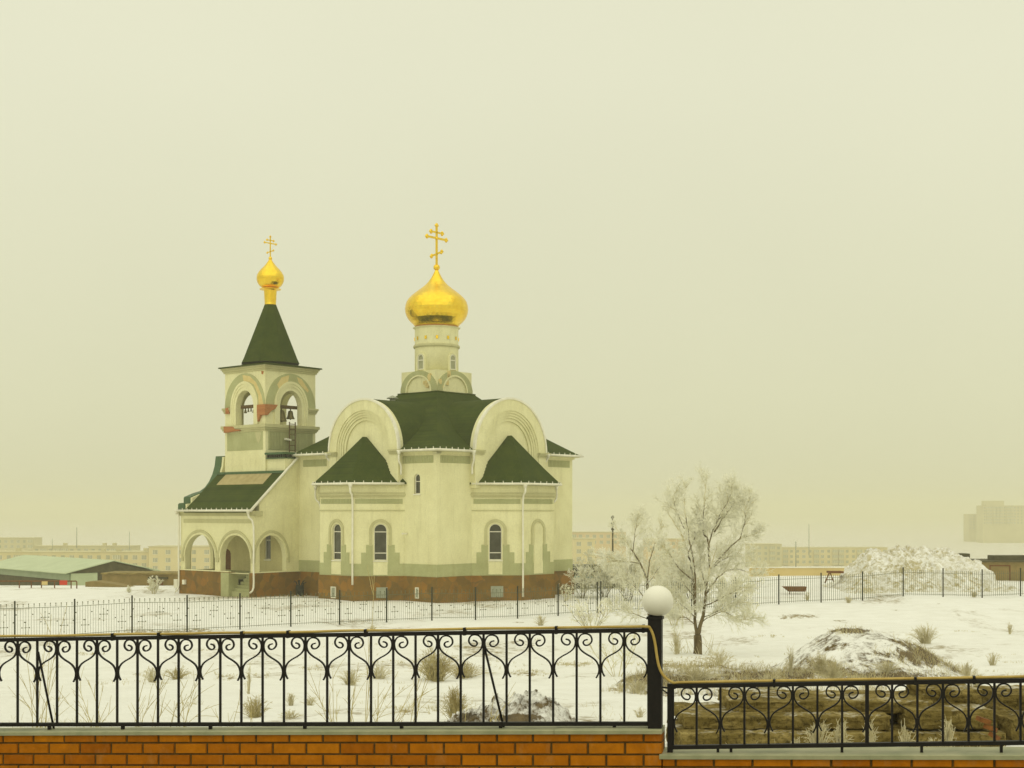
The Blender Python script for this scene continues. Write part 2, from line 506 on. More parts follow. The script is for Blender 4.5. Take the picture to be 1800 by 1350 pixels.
def ground(x, y):
    z = HC + (interp(TAB, y - 0.6) + interp(TAB, y) * 2 + interp(TAB, y + 0.6)) / 4.0
    z += 0.55 * sstep(6, 30, x) * sstep(70, 95, y)                     # the yard rises a little to the right
    crest = 113 + 14 * sstep(-22, -12, x) - 6 * sstep(0, 25, x)
    t = max(0.0, y - crest)
    if t > 0:
        z -= 0.0016 * t * t if t < 60 else 5.76 + 0.19 * (t - 60) if t < 150 else 22.9
        if t >= 150: z = HC - 29.4
    if y > 8:
        a = min(1.0, (y - 8) / 6.0) * (1 - sstep(110, 130, y))
        z += a * 0.22 * noise.noise(Vector((x * 0.16, y * 0.16, 3.1)))
        if 10 < y < 70: z += a * 0.10 * noise.fractal(Vector((x * 0.7, y * 0.5, 7.7)), 0.9, 2.0, 3)
    return z


# bare earth showing through: photo column, row, half width, half height of each patch, strength
DIRT = [(300, 1110, 95, 3.5, 1), (350, 1107, 40, 3, 1), (235, 1112, 40, 2, .8), (240, 1184, 22, 5, .8), (372, 1143, 26, 3, .9), (398, 1191, 24, 5, 1), (458, 1189, 20, 4, .9), (800, 1107, 26, 2.5, .9), (826, 1137, 26, 4, 1), (912, 1094, 14, 2, .9),
        (928, 1185, 34, 5, 1), (1085, 1213, 34, 5, .9), (1405, 1083, 46, 5, 1), (1378, 1086, 18, 4, 1), (1478, 1091, 22, 3, .8), (1570, 1073, 16, 2.5, .7), (1650, 1062, 12, 2, .8), (1240, 1160, 60, 8, .8), (1180, 1170, 60, 8, .9), (720, 1250, 50, 9, .8), (1010, 1168, 40, 5, .7), (430, 1050, 80, 4, .9), (560, 1057, 90, 3, .7),
        (690, 1090, 60, 2, .6), (160, 1150, 40, 4, .5), (560, 1175, 50, 5, .6), (680, 1165, 40, 5, .6), (1350, 1120, 60, 4, .5), (1560, 1095, 60, 3, .45), (1700, 1110, 60, 3, .4), (100, 1230, 60, 8, .4), (330, 1240, 60, 8, .4)]


def dirt_shade_at(p, spots=None):
    if p.y > 190: return 0.7
    if p.y < 12 or p.y > 125: return 0.0
    px = 900 + p.x / p.y * F; py = HZ + (HC - p.z) / p.y * F
    v = 0.0
    for (a, b, w_, h_, s_) in (spots or DIRT):
        q = ((px - a) / w_) ** 2 + ((py - b) / h_) ** 2
        if q < 4: v = max(v, s_ * math.exp(-q * 0.9))
    return v


def build_ground():
    xs = [-8500, -5000, -3400, -2400, -1600, -1000, -600, -400, -280, -200, -150, -120, -95, -80]
    x = -70.0
    while x < 70:
        xs.append(x); x += 0.9 if abs(x) > 32 else (0.42 if abs(x) > 12 else 0.24)
    xs += [75, 85, 100, 125, 160, 210, 280, 400, 600, 1000, 1600, 2400, 3400, 5000, 8500]
    ys = [-60, -30, -10, 0, 5]
    y = 8.0
    while y < 150:
        ys.append(y); y += 0.22 if y < 30 else 0.4 if y < 60 else 0.8 if y < 110 else 1.6
    ys += [155, 165, 178, 192, 210, 232, 258, 290, 340, 420, 550, 800, 1200, 1800, 2600, 3400, 5000, 8500]
    mb = MB(); nx = len(xs)
    vs = [(x, y, ground(x, y)) for y in ys for x in xs]
    fs = [(j * nx + i, j * nx + i + 1, (j + 1) * nx + i + 1, (j + 1) * nx + i) for j in range(len(ys) - 1) for i in range(nx - 1)]
    mb.add(vs, fs, 0, True)
    mb.t = [dirt_shade_at(p) for p in mb.v]
    tag(mb.build('ground', M['snow'], normals=False), kind='structure')


build_ground()


HD = [(1632, 1150, 70, 26, 1), (1600, 1130, 30, 12, .8), (1492, 1109, 45, 7, 1), (1400, 1186, 60, 16, .9), (1560, 1188, 130, 12, .9), (1470, 1182, 60, 12, 1), (1180, 1195, 120, 14, 1), (1130, 1188, 50, 10, 1), (1330, 1188, 110, 12, 1), (1230, 1168, 80, 4, 1), (1440, 1165, 40, 10, .8), (1560, 1150, 40, 10, .7), (1690, 1172, 40, 14, .9), (1590, 1000, 60, 14, .7), (1650, 1030, 60, 10, .6), (1540, 1040, 60, 8, .6), (1605, 990, 14, 4, 1), (905, 1262, 60, 10, 1), (820, 1262, 26, 12, 1), (950, 1240, 40, 8, .7), (860, 1235, 30, 6, .6), (945, 1211, 9, 5, 1)]  # bare earth spots, plus shade painted into the clod pile's foot and hollows


def heap(name, fn, x0, x1, y0, y1, nx, ny, mat, label, cat, disp=None):
    """a mound standing on the ground: fn(u, v, x, y) gives height over ground"""
    mb = MB(); vs = []
    cx, cy = (x0 + x1) / 2, (y0 + y1) / 2
    for j in range(ny + 1):
        for i in range(nx + 1):
            u = i / nx; v = j / ny
            x = x0 + (x1 - x0) * u; y = y0 + (y1 - y0) * v
            h = fn(u, v, x, y)
            p = Vector((x, y, ground(x, y) - 0.12 + max(h, -0.2)))
            if disp: p += disp(p, h)
            vs.append(p)
    fs = [(j * (nx + 1) + i, j * (nx + 1) + i + 1, (j + 1) * (nx + 1) + i + 1, (j + 1) * (nx + 1) + i) for j in range(ny) for i in range(nx)]
    mb.add(vs, fs, 0, True)
    mb.t = [1.3 * dirt_shade_at(p, HD) for p in mb.v]
    return tag(mb.build(name, mat, normals=False, loc=(cx, cy, ground(cx, cy))), label, cat)


# big dirty snow heap behind the right fence
HP = [(1440, 1043), (1462, 1030), (1490, 1004), (1518, 969), (1535, 963), (1556, 968), (1575, 960), (1592, 956), (1612, 962), (1630, 963), (1650, 961), (1672, 963), (1692, 975), (1712, 990), (1738, 1014), (1766, 1037), (1782, 1046)]


def heap_h(u, v, x, y):
    d = 108.0
    px = x / d * F + 900
    top = Z(interp(HP, px), d) - ground(x, d)
    w = math.sin(math.pi * min(1, max(0, v))) ** 0.75
    b = noise.fractal(Vector((x * 0.55, y * 0.55, 1.3)), 0.8, 2.1, 5)
    c = noise.turbulence(Vector((x * 1.5, y * 1.5, 5)), 4, False)
    vd = noise.voronoi(Vector((x * 0.95, y * 0.95, 2)))[0]; ve_ = noise.voronoi(Vector((x * 2.3, y * 2.3, 6)))[0]
    c += 0.9 * (0.45 - vd[0]) * (1 if noise.noise(Vector((x * 0.3, y * 0.3, 4))) > -0.15 else 0.3) + 0.5 * (0.4 - ve_[0])
    return top * w + (0.40 * b + 0.34 * (c - 0.5)) * min(1, top) * min(1.0, w * 2)


def heap_d(p, h):
    k = min(1, max(0, h))
    return Vector((noise.noise(p * 1.1 + Vector((9, 0, 0))), noise.noise(p * 1.1), noise.noise(p * 2.3) * 0.4)) * 0.35 * k


heap('snow_heap', heap_h, X(1436, 108), X(1786, 108), 101.5, 114, 230, 80, M['heap'], 'tall heap of lumpy dirty snow behind the right fence', 'snow heap', heap_d)

# low earth mound on the right, half covered by snow
MP = [(1290, 1196), (1350, 1194), (1385, 1172), (1410, 1146), (1440, 1124), (1470, 1109), (1500, 1103), (1540, 1103), (1575, 1110), (1610, 1126), (1650, 1152), (1690, 1176), (1740, 1193), (1800, 1196)]


def mound_h(u, v, x, y):
    d = 45.0
    top = Z(interp(MP, x / d * F + 900), d) - ground(x, d)
    w = math.sin(math.pi * v) ** 1.1
    return max(0, top) * w + (0.10 * noise.fractal(Vector((x * 1.3, y * 1.3, 2)), 0.8, 2.1, 5)) * min(1, max(0, top) * 2) * w - 0.02


heap('earth_mound', mound_h, X(1300, 45), X(1790, 45), 41, 50.5, 150, 90, M['mound'], 'rounded brown earth mound thinly covered with snow, right of the bare tree', 'mound')


def bank_h(u, v, x, y):
    d = 38.0
    px = x / d * F + 900
    top = Z(interp([(1075, 1215), (1095, 1190), (1140, 1176), (1180, 1165), (1240, 1163), (1300, 1170), (1360, 1174), (1420, 1176), (1480, 1182), (1560, 1194), (1600, 1215)], px), d) - ground(x, d)
    w = math.sin(math.pi * v) ** 0.9
    return max(0, top) * w + (0.13 * noise.fractal(Vector((x * 1.9, y * 1.9, 8)), 0.8, 2.1, 5)) * w - 0.03


heap('earth_bank', bank_h, X(1078, 38), X(1600, 38), 35.2, 40.8, 130, 60, M['mound'], 'low long bank of frozen earth behind the globe lamp post', 'mound')


def rubble_h(u, v, x, y):
    d = 22.0
    px = x / d * F + 900
    top = Z(interp([(765, 1276), (785, 1248), (810, 1232), (840, 1222), (880, 1206), (920, 1196), (950, 1193), (975, 1206), (1000, 1226), (1018, 1262), (1030, 1276)], px), d) - ground(x, d)
    w = math.sin(math.pi * v) ** 0.6
    c = noise.turbulence(Vector((x * 5.5, y * 5.5, 3)), 3, False)
    ve_ = noise.voronoi(Vector((x * 6.5, y * 6.5, 6)))[0]; c += 1.5 * (0.42 - ve_[0])
    return max(0, top) * w * 0.9 + (0.12 * noise.fractal(Vector((x * 6, y * 6, 8)), 0.7, 2.1, 4) + 0.10 * (c - 0.6)) * w - 0.03


heap('clod_pile', rubble_h, X(765, 22), X(1030, 22), 21.0, 23.4, 190, 110, M['rubble'], 'small pile of dark frozen clods under snow behind the upper railing', 'rubble pile',
     lambda p, h: Vector((noise.noise(p * 5), noise.noise(p * 5 + Vector((4, 4, 4))), 0)) * 0.08)

# ------------------------------------------------------------------ camera, sky, sun, air
cam = bpy.data.cameras.new('camera'); co = bpy.data.objects.new('camera', cam); COL.objects.link(co)
co.location = (0, 0, HC); co.rotation_euler = (R(90), 0, 0)
cam.sensor_fit = 'HORIZONTAL'; cam.sensor_width = 36.0; cam.lens = 36.0 * F / 1800.0
cam.shift_y = (HZ - 675.0) / 1800.0
cam.clip_start = 0.1; cam.clip_end = 20000
scene.camera = co

w = bpy.data.worlds.new('World'); scene.world = w; w.use_nodes = True
nt = w.node_tree; bg = nt.nodes['Background']
SUN_EL, SUN_AZ = R(58), R(188)      # azimuth clockwise from +Y: behind the camera, a little to its left
sky = nt.nodes.new('ShaderNodeTexSky'); sky.sky_type = 'NISHITA'; sky.sun_disc = False
sky.sun_elevation = SUN_EL; sky.sun_rotation = SUN_AZ; sky.dust_density = 4.0; sky.air_density = 1.0
tc = nt.nodes.new('ShaderNodeTexCoord'); sx = nt.nodes.new('ShaderNodeSeparateXYZ'); lk(nt, tc.outputs['Generated'], sx.inputs[0])
# flat overcast: slightly clearer overhead, warm mist low down
ov = ramp(nt, sx.outputs['Z'], [(0.0, (0.675, 0.665, 0.445)), (0.08, (0.735, 0.728, 0.50)), (0.3, (0.815, 0.81, 0.605)), (1.0, (0.90, 0.895, 0.70))])
mul = nt.nodes.new('ShaderNodeVectorMath'); mul.operation = 'SCALE'; mul.inputs[3].default_value = 10.0
lk(nt, ov, mul.inputs[0])
cl = ramp(nt, nz(nt, tc.outputs['Generated'], 2.2, 4, 0.5), [(0.3, 0.975), (0.7, 1.02)])
mm = mixc(nt, 0.965, sky.outputs['Color'], mul.outputs[0])
mm = mixc(nt, 1.0, mm, cl, 'MULTIPLY')
lk(nt, mm, bg.inputs['Color']); bg.inputs['Strength'].default_value = 0.1

sl = bpy.data.lights.new('sun', 'SUN'); so = bpy.data.objects.new('sun', sl); COL.objects.link(so)
sl.energy = 0.95; sl.angle = R(110); sl.color = (1.0, 0.97, 0.84)
so.location = (-30, -30, 60)
sd = Vector((math.sin(SUN_AZ) * math.cos(SUN_EL), math.cos(SUN_AZ) * math.cos(SUN_EL), math.sin(SUN_EL)))
so.rotation_euler = sd.to_track_quat('Z', 'Y').to_euler()

hz = MB(); hz.box((-8600, -80, HC - 31), (8600, 8600, 34))
hm = bpy.data.materials.new('haze_air'); hm.use_nodes = True
hn = hm.node_tree; hn.nodes.clear()
out = hn.nodes.new('ShaderNodeOutputMaterial'); pv = hn.nodes.new('ShaderNodeVolumePrincipled')
pv.inputs['Color'].default_value = (0.86, 0.85, 0.675, 1); pv.inputs['Density'].default_value = 0.00064; pv.inputs['Anisotropy'].default_value = 0.0
lk(hn, pv.outputs[0], out.inputs['Volume'])
tag(hz.build('haze', hm), kind='stuff')

vs_ = scene.view_settings
scene.display_settings.display_device = 'sRGB'
vs_.view_transform = 'Standard'; vs_.look = 'None'; vs_.exposure = 0.0; vs_.gamma = 1.0; vs_.use_curve_mapping = False
scene.render.engine = 'CYCLES'
cy = scene.cycles
cy.max_bounces = 6; cy.diffuse_bounces = 3; cy.glossy_bounces = 3; cy.volume_bounces = 1; cy.transparent_max_bounces = 8
cy.use_denoising = True
cy.caustics_reflective = False; cy.caustics_refractive = False

# ------------------------------------------------------------------ the church
ANG = R(49); D0 = 98.0
C0 = Vector((X(768, D0), D0, 0.0))
uR = Vector((math.cos(ANG), math.sin(ANG), 0)); uL = Vector((-math.sin(ANG), math.cos(ANG), 0))
church = empty('church', C0, ANG, 'cream church with green roofs, golden onion dome and a bell tower', 'church')


def q_on(px, p):   # q of the point with this p that is seen at column px
    k = (px - 900) / F
    return (k * (C0.y + p * uR.y) - C0.x - p * uR.x) / (uL.x - k * uL.y)


def p_on(px, q):
    k = (px - 900) / F
    return (k * (C0.y + q * uL.y) - C0.x - q * uL.x) / (uR.x - k * uR.y)


def dep(p, q): return C0.y + p * uR.y + q * uL.y
def zc(py, p, q): return Z(py, dep(p, q))
def part(mb, name, mats, parent=church, label=None):
    o = mb.build(name, mats, parent)
    if label: o['label'] = label
    return o


PW = p_on(1006, 0.0)            # length of the right wall
QW = q_on(526, 0.0)             # length of the left wall
PCEN = (p_on(835, 0) + p_on(960, 0)) / 2
QCEN = (q_on(700, 0) + q_on(578, 0)) / 2
ZP, ZB, ZE = 1.84, 2.74, 10.9   # plinth top, grey band top, main eave
P_DIR, Q_DIR = Vector((1, 0, 0)), Vector((0, 1, 0))
print('church', PW, QW, PCEN, QCEN)

# faces: (origin, u, n) ; left wall looks along -p, right wall along -q
LF = ((0, 0, 0), (0, 1, 0), (-1, 0, 0))
RF = ((0, 0, 0), (1, 0, 0), (0, -1, 0))


def face_pt(fr, a, h, z): return Vector(fr[0]) + Vector(fr[1]) * a + Vector(fr[2]) * h + Vector((0, 0, z))


def window(fr, uc, w, z0, z1, parent=church, muntin=(0.2, 0.78), rec=0.16, sill=True):
    """white arched frame with its dark pane set back in the wall"""
    O, u, n = fr
    zs = z1 - w / 2
    f = MB(); t = 0.055
    f.panel(O, u, n, arch(uc, w, z0, zs), [arch(uc, w - 2 * t, z0 + t, zs, w / 2 - t)], -rec - 0.03, -rec + 0.03)
    for k in muntin:
        zz = z0 + (z1 - z0) * k
        f.panel(O, u, n, [(uc - w / 2 + t, zz - 0.03), (uc + w / 2 - t, zz - 0.03), (uc + w / 2 - t, zz + 0.03), (uc - w / 2 + t, zz + 0.03)], (), -rec - 0.02, -rec + 0.025)
    o = f.build('window', M['white'], parent)
    g = MB(); g.panel(O, u, n, arch(uc, w - t, z0 + t / 2, zs, w / 2 - t / 2), (), -rec - 0.08, -rec - 0.025)
    g.build('pane', M['glass'], o)
    if sill:
        s = MB(); s.panel(O, u, n, [(uc - w / 2 - 0.06, z0 - 0.09), (uc + w / 2 + 0.06, z0 - 0.09), (uc + w / 2 + 0.06, z0 - 0.01), (uc - w / 2 - 0.06, z0 - 0.01)], (), -0.15, 0.06)
        s.build('sill', M['white'], o)
    return o


# --- main block walls
wb = MB()
sw_q = q_on(733, 0); sw_w = 0.62
small = arch(sw_q, sw_w, 7.85, 9.0)
wb.panel(*LF, [(0, -0.5), (QW, -0.5), (QW, ZE), (0, ZE)], [small], -0.4, 0)
wb.panel(*RF, [(0.4, -0.5), (PW, -0.5), (PW, ZE), (0.4, ZE)], (), -0.4, 0)
wb.box((PW - 0.4, 0.4, -0.5), (PW, QW, ZE))
wb.box((0.4, QW - 0.4, -0.5), (PW - 0.4, QW, ZE))
# pilaster stripe on the corner
part(wb, 'wall', M['cream'])
window(LF, sw_q, sw_w, 7.85, 9.31, muntin=(0.62,))

# --- pediments
def pediment(fr, c, w, ztop, zbot, name='pediment'):
    r = w / 2; zs = ztop - r
    O, u, n = fr
    m = MB()
    def plate(ro, ri, t, mi=0):
        m.panel(O, u, n, arch(c, 2 * ro, zbot, zs, ro, 40), [arch(c, 2 * ri, zbot + 0.05, zs, ri, 40)], -0.6, t, mi)
    rr = [r, r * 0.78, r * 0.735, r * 0.69, r * 0.645, r * 0.585]
    ts = [0.22, 0.15, 0.08, 0.01, -0.08]
    for i in range(5): plate(rr[i] - (0.001 * i), rr[i + 1], ts[i])
    m.panel(O, u, n, arch(c, 2 * rr[5] + 0.01, zbot + 0.04, zs, rr[5] + 0.005, 40), (), -0.62, -0.19)
    o = part(m, name, M['cream'])
    e = MB()
    e.panel(O, u, n, half_ring(c, r + 0.075, r - 0.07, zs, n=44, legs=0.3), (), 0.05, 0.29)
    e.build('rim', M['white'], o)
    for s in (-1, 1):
        k = MB()
        for (dz, ex) in ((0.0, 0.10), (0.11, 0.17), (0.22, 0.24)):
            a0, a1 = c + s * (r + 0.05 + ex), c + s * (r - r * 0.235)
            k.panel(O, u, n, [(min(a0, a1), ZE - 0.12 + dz), (max(a0, a1), ZE - 0.12 + dz), (max(a0, a1), ZE - 0.005 + dz), (min(a0, a1), ZE - 0.005 + dz)], (), -0.2, 0.222 + ex)
        k.build('capital', M['molding'], o)
    return zs, r


PJ = -0.26                      # the pediments stand forward of the walls
qa, qb = q_on(700, PJ - 0.22), q_on(578.5, PJ - 0.22); pa0, pb0 = p_on(835, PJ - 0.22), p_on(960, PJ - 0.22)
WL = qb - qa; WR = pb0 - pa0; QPD = (qa + qb) / 2; PPD = (pa0 + pb0) / 2
ZTL = zc(702, PJ, QPD); ZTR = zc(701, PPD, PJ)
pediment(((PJ, 0, 0), LF[1], LF[2]), QPD, WL, ZTL, 8.3)
pediment(((0, PJ, 0), RF[1], RF[2]), PPD, WR, ZTR, 8.3)

# --- main roof: bell-cast pyramid with two barrel vaults running in from the pediments
k5 = (767.5 - 900) / F
DM = (k5 * C0.y - C0.x) / (uR.x + uL.x - k5 * (uR.y + uL.y))     # p = q of the dome axis
DP = PW / 2; DQ = q_on(767.5, DP)
dd = dep(DP, DQ); mpp = dd / F
print('dome axis', DP, dd)
ZD0 = zc(690, DP - 1.6, DQ - 1.6)
rf = MB()
e0 = 0.0
ZR0 = ZE + 0.46
rings = []
for f_ in (0.0, 0.28, 0.58, 0.85, 1.0):
    g = f_ ** 1.12
    x0 = -e0 + (DP - 2.15 + e0) * f_; y0 = -e0 + (DQ - 2.15 + e0) * f_
    x1 = PW + e0 + (DP + 2.15 - PW - e0) * f_; y1 = QW + e0 + (DQ + 2.15 - QW - e0) * f_
    rings.append([(x0, y0), (x1, y0), (x1, y1), (x0, y1), ZR0 + (ZD0 - ZR0) * g])
vs = []; fs = []
for rg in rings: vs += [(a, b, rg[4]) for (a, b) in rg[:4]]
n_ = len(rings)
for i in range(n_ - 1):
    for j in range(4): fs.append((i * 4 + j, i * 4 + (j + 1) % 4, i * 4 + 4 + (j + 1) % 4, i * 4 + 4 + j))
fs += [(3, 2, 1, 0), tuple((n_ - 1) * 4 + j for j in range(4))]
rf.add(vs, fs)
def barrel(fr, c, r, zs, length):
    O, u, n = fr
    out_ = [(c + (r + 0.05) * math.cos(math.pi * i / 40), zs + (r + 0.05) * math.sin(math.pi * i / 40)) for i in range(41)]
    rf.panel(O, u, n, out_ + [(c - r - 0.05, zs - 0.4), (c + r + 0.05, zs - 0.4)], (), -length, -0.3)
barrel(((PJ, 0, 0), LF[1], LF[2]), QPD, WL / 2, ZTL - WL / 2, DP)
barrel(((0, PJ, 0), RF[1], RF[2]), PPD, WR / 2, ZTR - WR / 2, DQ)
def eave_strip(fr, L, spans, corner0, corner1):
    for a0, a1, c0, c1 in spans:
        f0 = lambda a, h, z: face_pt(fr, a, h, z)
        o0, o1 = (a0 - 0.55 if c0 else a0), (a1 + 0.55 if c1 else a1)
        vs_ = [f0(a0, -0.02, ZR0 + 0.015), f0(a1, -0.02, ZR0 + 0.015), f0(o1, 0.55, ZE + 0.10), f0(o0, 0.55, ZE + 0.10), f0(a0, -0.02, ZE + 0.063), f0(a1, -0.02, ZE + 0.063), f0(o1, 0.55, ZE + 0.063), f0(o0, 0.55, ZE + 0.063)]
        rf.add(vs_, [(0, 1, 2, 3), (4, 5, 6, 7), (0, 1, 5, 4), (1, 2, 6, 5), (2, 3, 7, 6), (3, 0, 4, 7)])
qe0, qe1 = q_on(704, -0.3), q_on(578, -0.3); pe0, pe1 = p_on(831, -0.3), p_on(960, -0.3)
eave_strip(LF, QW, ((0, qe0, True, False), (qe1, QW, False, True)), 1, 1)
eave_strip(RF, PW, ((0, pe0, True, False), (pe1, PW, False, True)), 1, 1)
rf.box((PW, -0.55, ZE + 0.063), (PW + 0.55, QW + 0.5, ZE + 0.2)); rf.box((-0.5, QW, ZE + 0.063), (PW, QW + 0.55, ZE + 0.2))
rf.box((DP - 2.2, DQ - 2.2, ZD0 - 0.35), (DP + 2.2, DQ + 2.2, ZD0 + 0.08))
part(rf, 'roof', M['roof'])
# little vent on the left vault
vt = MB(); vp = Vector((2.6, QPD, ZTL + 0.03))
vt.lathe(vp, [(0.22, -0.2), (0.22, 0.18)], 10); vt.lathe(vp + Vector((0, 0, 0.2)), [(0.46, 0), (0.44, 0.05), (0.05, 0.24)], 10)
part(vt, 'roof_vent', M['steelgrey'])

# --- drum base with its arch reliefs
db = MB(); HB = 1.97; ZD1 = zc(651, DP - 1.4, DQ - 1.4)
db.box((DP - HB, DQ - HB, ZD0 - 0.1), (DP + HB, DQ + HB, ZD1))
dbo = part(db, 'drum_base', M['cream'])
gr_ = MB(); gl = MB()
for (O, u, n) in (((DP - HB, DQ, 0), (0, 1, 0), (-1, 0, 0)), ((DP, DQ - HB, 0), (1, 0, 0), (0, -1, 0)), ((DP + HB, DQ, 0), (0, 1, 0), (1, 0, 0)), ((DP, DQ + HB, 0), (1, 0, 0), (0, 1, 0))):
    zs_ = ZD0 + 0.12
    gr_.panel(O, u, n, half_ring(0, 2.02, 1.42, zs_, ZD1 - zs_ + 0.02, 1.32, 28), (), 0.0, 0.09)
    gl.panel(O, u, n, half_ring(0, 1.42, 1.30, zs_, 1.32, 1.2, 28), (), 0.0, 0.13)
gr_.build('arch_relief', M['grey'], dbo); gl.build('arch_bead', M['cream'], dbo)
pt_ = MB(); random.seed(5)
for k in range(9):
    a = random.uniform(-1.2, 1.2); zz = ZD1 - random.uniform(0.15, 1.4); s_ = random.uniform(0.10, 0.26)
    O, u, n = ((DP - HB, DQ, 0), (0, 1, 0), (-1, 0, 0)) if k < 4 else ((DP, DQ - HB, 0), (1, 0, 0), (0, -1, 0))
    a = -abs(a) - 0.55
    pt_.panel(O, u, n, [(a + s_ * random.uniform(0.6, 1.2) * math.cos(t * 0.9), zz + 1.5 * s_ * random.uniform(0.6, 1.2) * math.sin(t * 0.9)) for t in range(7)], (), 0.0, 0.094)
pt_.build('bare_patch', M['patch'], dbo)

# --- drum
RD = 38.3 * mpp
ZD2 = zc(577, DP, DQ)
dr = MB(); cD = (DP, DQ, 0)
z610 = zc(609, DP, DQ)
dr.lathe(cD, [(RD, ZD1 - 0.2), (RD, z610 - 0.24), (RD, z610 - 0.18), (RD, z610 - 0.179), (RD + 0.05, z610 - 0.16), (RD + 0.09, z610 - 0.06), (RD + 0.09, z610 + 0.02), (RD, z610 + 0.06), (RD, z610 + 0.061), (RD, z610 + 0.12), (RD, ZD2 - 0.2), (RD, ZD2 - 0.121), (RD, ZD2 - 0.12), (RD + 0.12, ZD2 - 0.04), (RD + 0.16, ZD2)], 40)
dro = part(dr, 'drum', [M['cream']])
rg_ = MB(); rg_.lathe(cD, [(RD + 0.10, z610 - 0.17), (RD + 0.12, z610 - 0.10), (RD + 0.12, z610), (RD + 0.05, z610 + 0.07)], 40)
rg_.build('string_course', M['molding'], dro)
zt_, zb_ = zc(622, DP - 1.3, DQ - 1.0), zc(649, DP - 1.3, DQ - 1.0)
for (n, u) in (((-1, 0, 0), (0, 1, 0)), ((0, -1, 0), (1, 0, 0)), ((1, 0, 0), (0, 1, 0)), ((0, 1, 0), (1, 0, 0))):
    O = Vector(cD) + Vector(n) * (RD + 0.07)
    f_ = MB(); f_.panel(O, u, n, arch(0, 0.66, zb_, zt_ - 0.33), [arch(0, 0.52, zb_ + 0.07, zt_ - 0.33, 0.26)], -0.12, 0.0)
    f_.panel(O, u, n, [(-0.26, zt_ - 0.5), (0.26, zt_ - 0.5), (0.26, zt_ - 0.43), (-0.26, zt_ - 0.43)], (), -0.1, -0.01)
    fo = part(f_, 'window', M['white'])
    g_ = MB(); g_.panel(O, u, n, arch(0, 0.54, zb_ + 0.05, zt_ - 0.33, 0.27), (), -0.14, -0.05); g_.build('pane', M['winfar'], fo)
    s_ = MB(); s_.panel(O, u, n, half_ring(0, 0.46, 0.34, zt_ - 0.33, n=14, legs=1.0), (), -0.16, 0.03); s_.build('surround', M['cream'], fo)
sp = MB(); zsp = zc(597, DP, DQ)
for k in range(12):
    a = 2 * math.pi * (k + 0.5) / 12
    c = Vector((math.cos(a), math.sin(a), 0))
    sp.obox(Vector(cD) + c * (RD + 0.02) + Vector((0, 0, zsp)), Vector((-c.y, c.x, 0)), c, (0, 0, 1), 0.09, 0.03, 0.13)
sp.build('gilt_lozenge', M['gold'], dro)

# --- big dome, ball and cross
U = mpp / 3.972


def zY(Y): return zc(380 + Y / 3.972, DP, DQ)


prof = [(785, 150), (772, 151), (757, 163), (740, 181), (720, 199), (700, 210), (675, 218.5), (650, 221), (625, 218), (600, 210), (578, 196), (557, 175), (538, 152), (520, 128), (502, 104), (484, 82), (466, 64), (448, 50), (430, 38), (412, 28), (395, 19), (378, 12)]
dm = MB(); dm.lathe(cD, [(r * U, zY(Y)) for (Y, r) in prof[1:]], 40, 0, False, True)
dmo = part(dm, 'dome', M['gold'])
ob = MB(); ob.lathe(cD, [(158 * U, zY(787)), (154 * U, zY(782)), (151 * U, zY(764)), (147 * U, zY(760))], 40); ob.build('base_band', M['orange'], dmo)
bl = MB(); bl.ball(Vector(cD) + Vector((0, 0, zY(358))), 23 * U, 18, 12); bl.build('ball', M['gold'], dmo)


def cross(c, s, parent):
    """eight-pointed cross with trefoil tips in the plane of the p axis; s = scale of the big one"""
    m = MB(); c = Vector(c)
    def bar(a, z0, b, z1, w):
        w *= 1.35
        d = Vector((b - a, 0, z1 - z0)); L = d.length; d.normalize()
        m.obox(c + Vector(((a + b) / 2 * s, 0, (z0 + z1) / 2 * s)), d, (0, 1, 0), Vector((-d.z, 0, d.x)), L / 2 * s, 0.05 * s, w * s)
    def tip(a, z, dx, dz):
        for (ox, oz) in ((dx, dz), (dz, dx), (-dz, -dx)):
            m.ball(c + Vector(((a + ox * 0.09) * s, 0, (z + oz * 0.09) * s)), 0.105 * s, 8, 6)
    bar(0, 0, 0, 3.1, 0.062)
    bar(-1.08, 2.1, 1.08, 2.1, 0.058); bar(-0.62, 2.55, 0.62, 2.55, 0.05); bar(-0.55, 0.62, 0.55, 1.1, 0.055)
    tip(0, 3.1, 0, 1); tip(-1.08, 2.1, -1, 0); tip(1.08, 2.1, 1, 0); tip(-0.62, 2.55, -1, 0); tip(0.62, 2.55, 1, 0)
    tip(-0.55, 0.62, -1, -0.3); tip(0.55, 1.1, 1, 0.3)
    m.ball(c + Vector((0, 0, 2.1 * s)), 0.15 * s, 8, 6)
    return m.build('cross', M['gold'], parent)


cross((DP, DQ, zY(340)), (zY(58) - zY(340)) / 3.18, dmo)

# --- frieze strips and eaves of the main block
def ribs(m, fr, a0, a1, z0, z1, pitch=0.17, t=0.05):
    O, u, n = fr
    m.panel(O, u, n, [(a0, z0), (a1, z0), (a1, z1), (a0, z1)], (), -0.05, 0.02)
    k = int((a1 - a0) / pitch)
    for i in range(k):
        b = a0 + (a1 - a0) * (i + 0.2) / k; e = b + pitch * 0.55
        m.panel(O, u, n, [(b, z0 + 0.02), (e, z0 + 0.02), (e, z1 - 0.02), (b, z1 - 0.02)], (), 0.0, t)


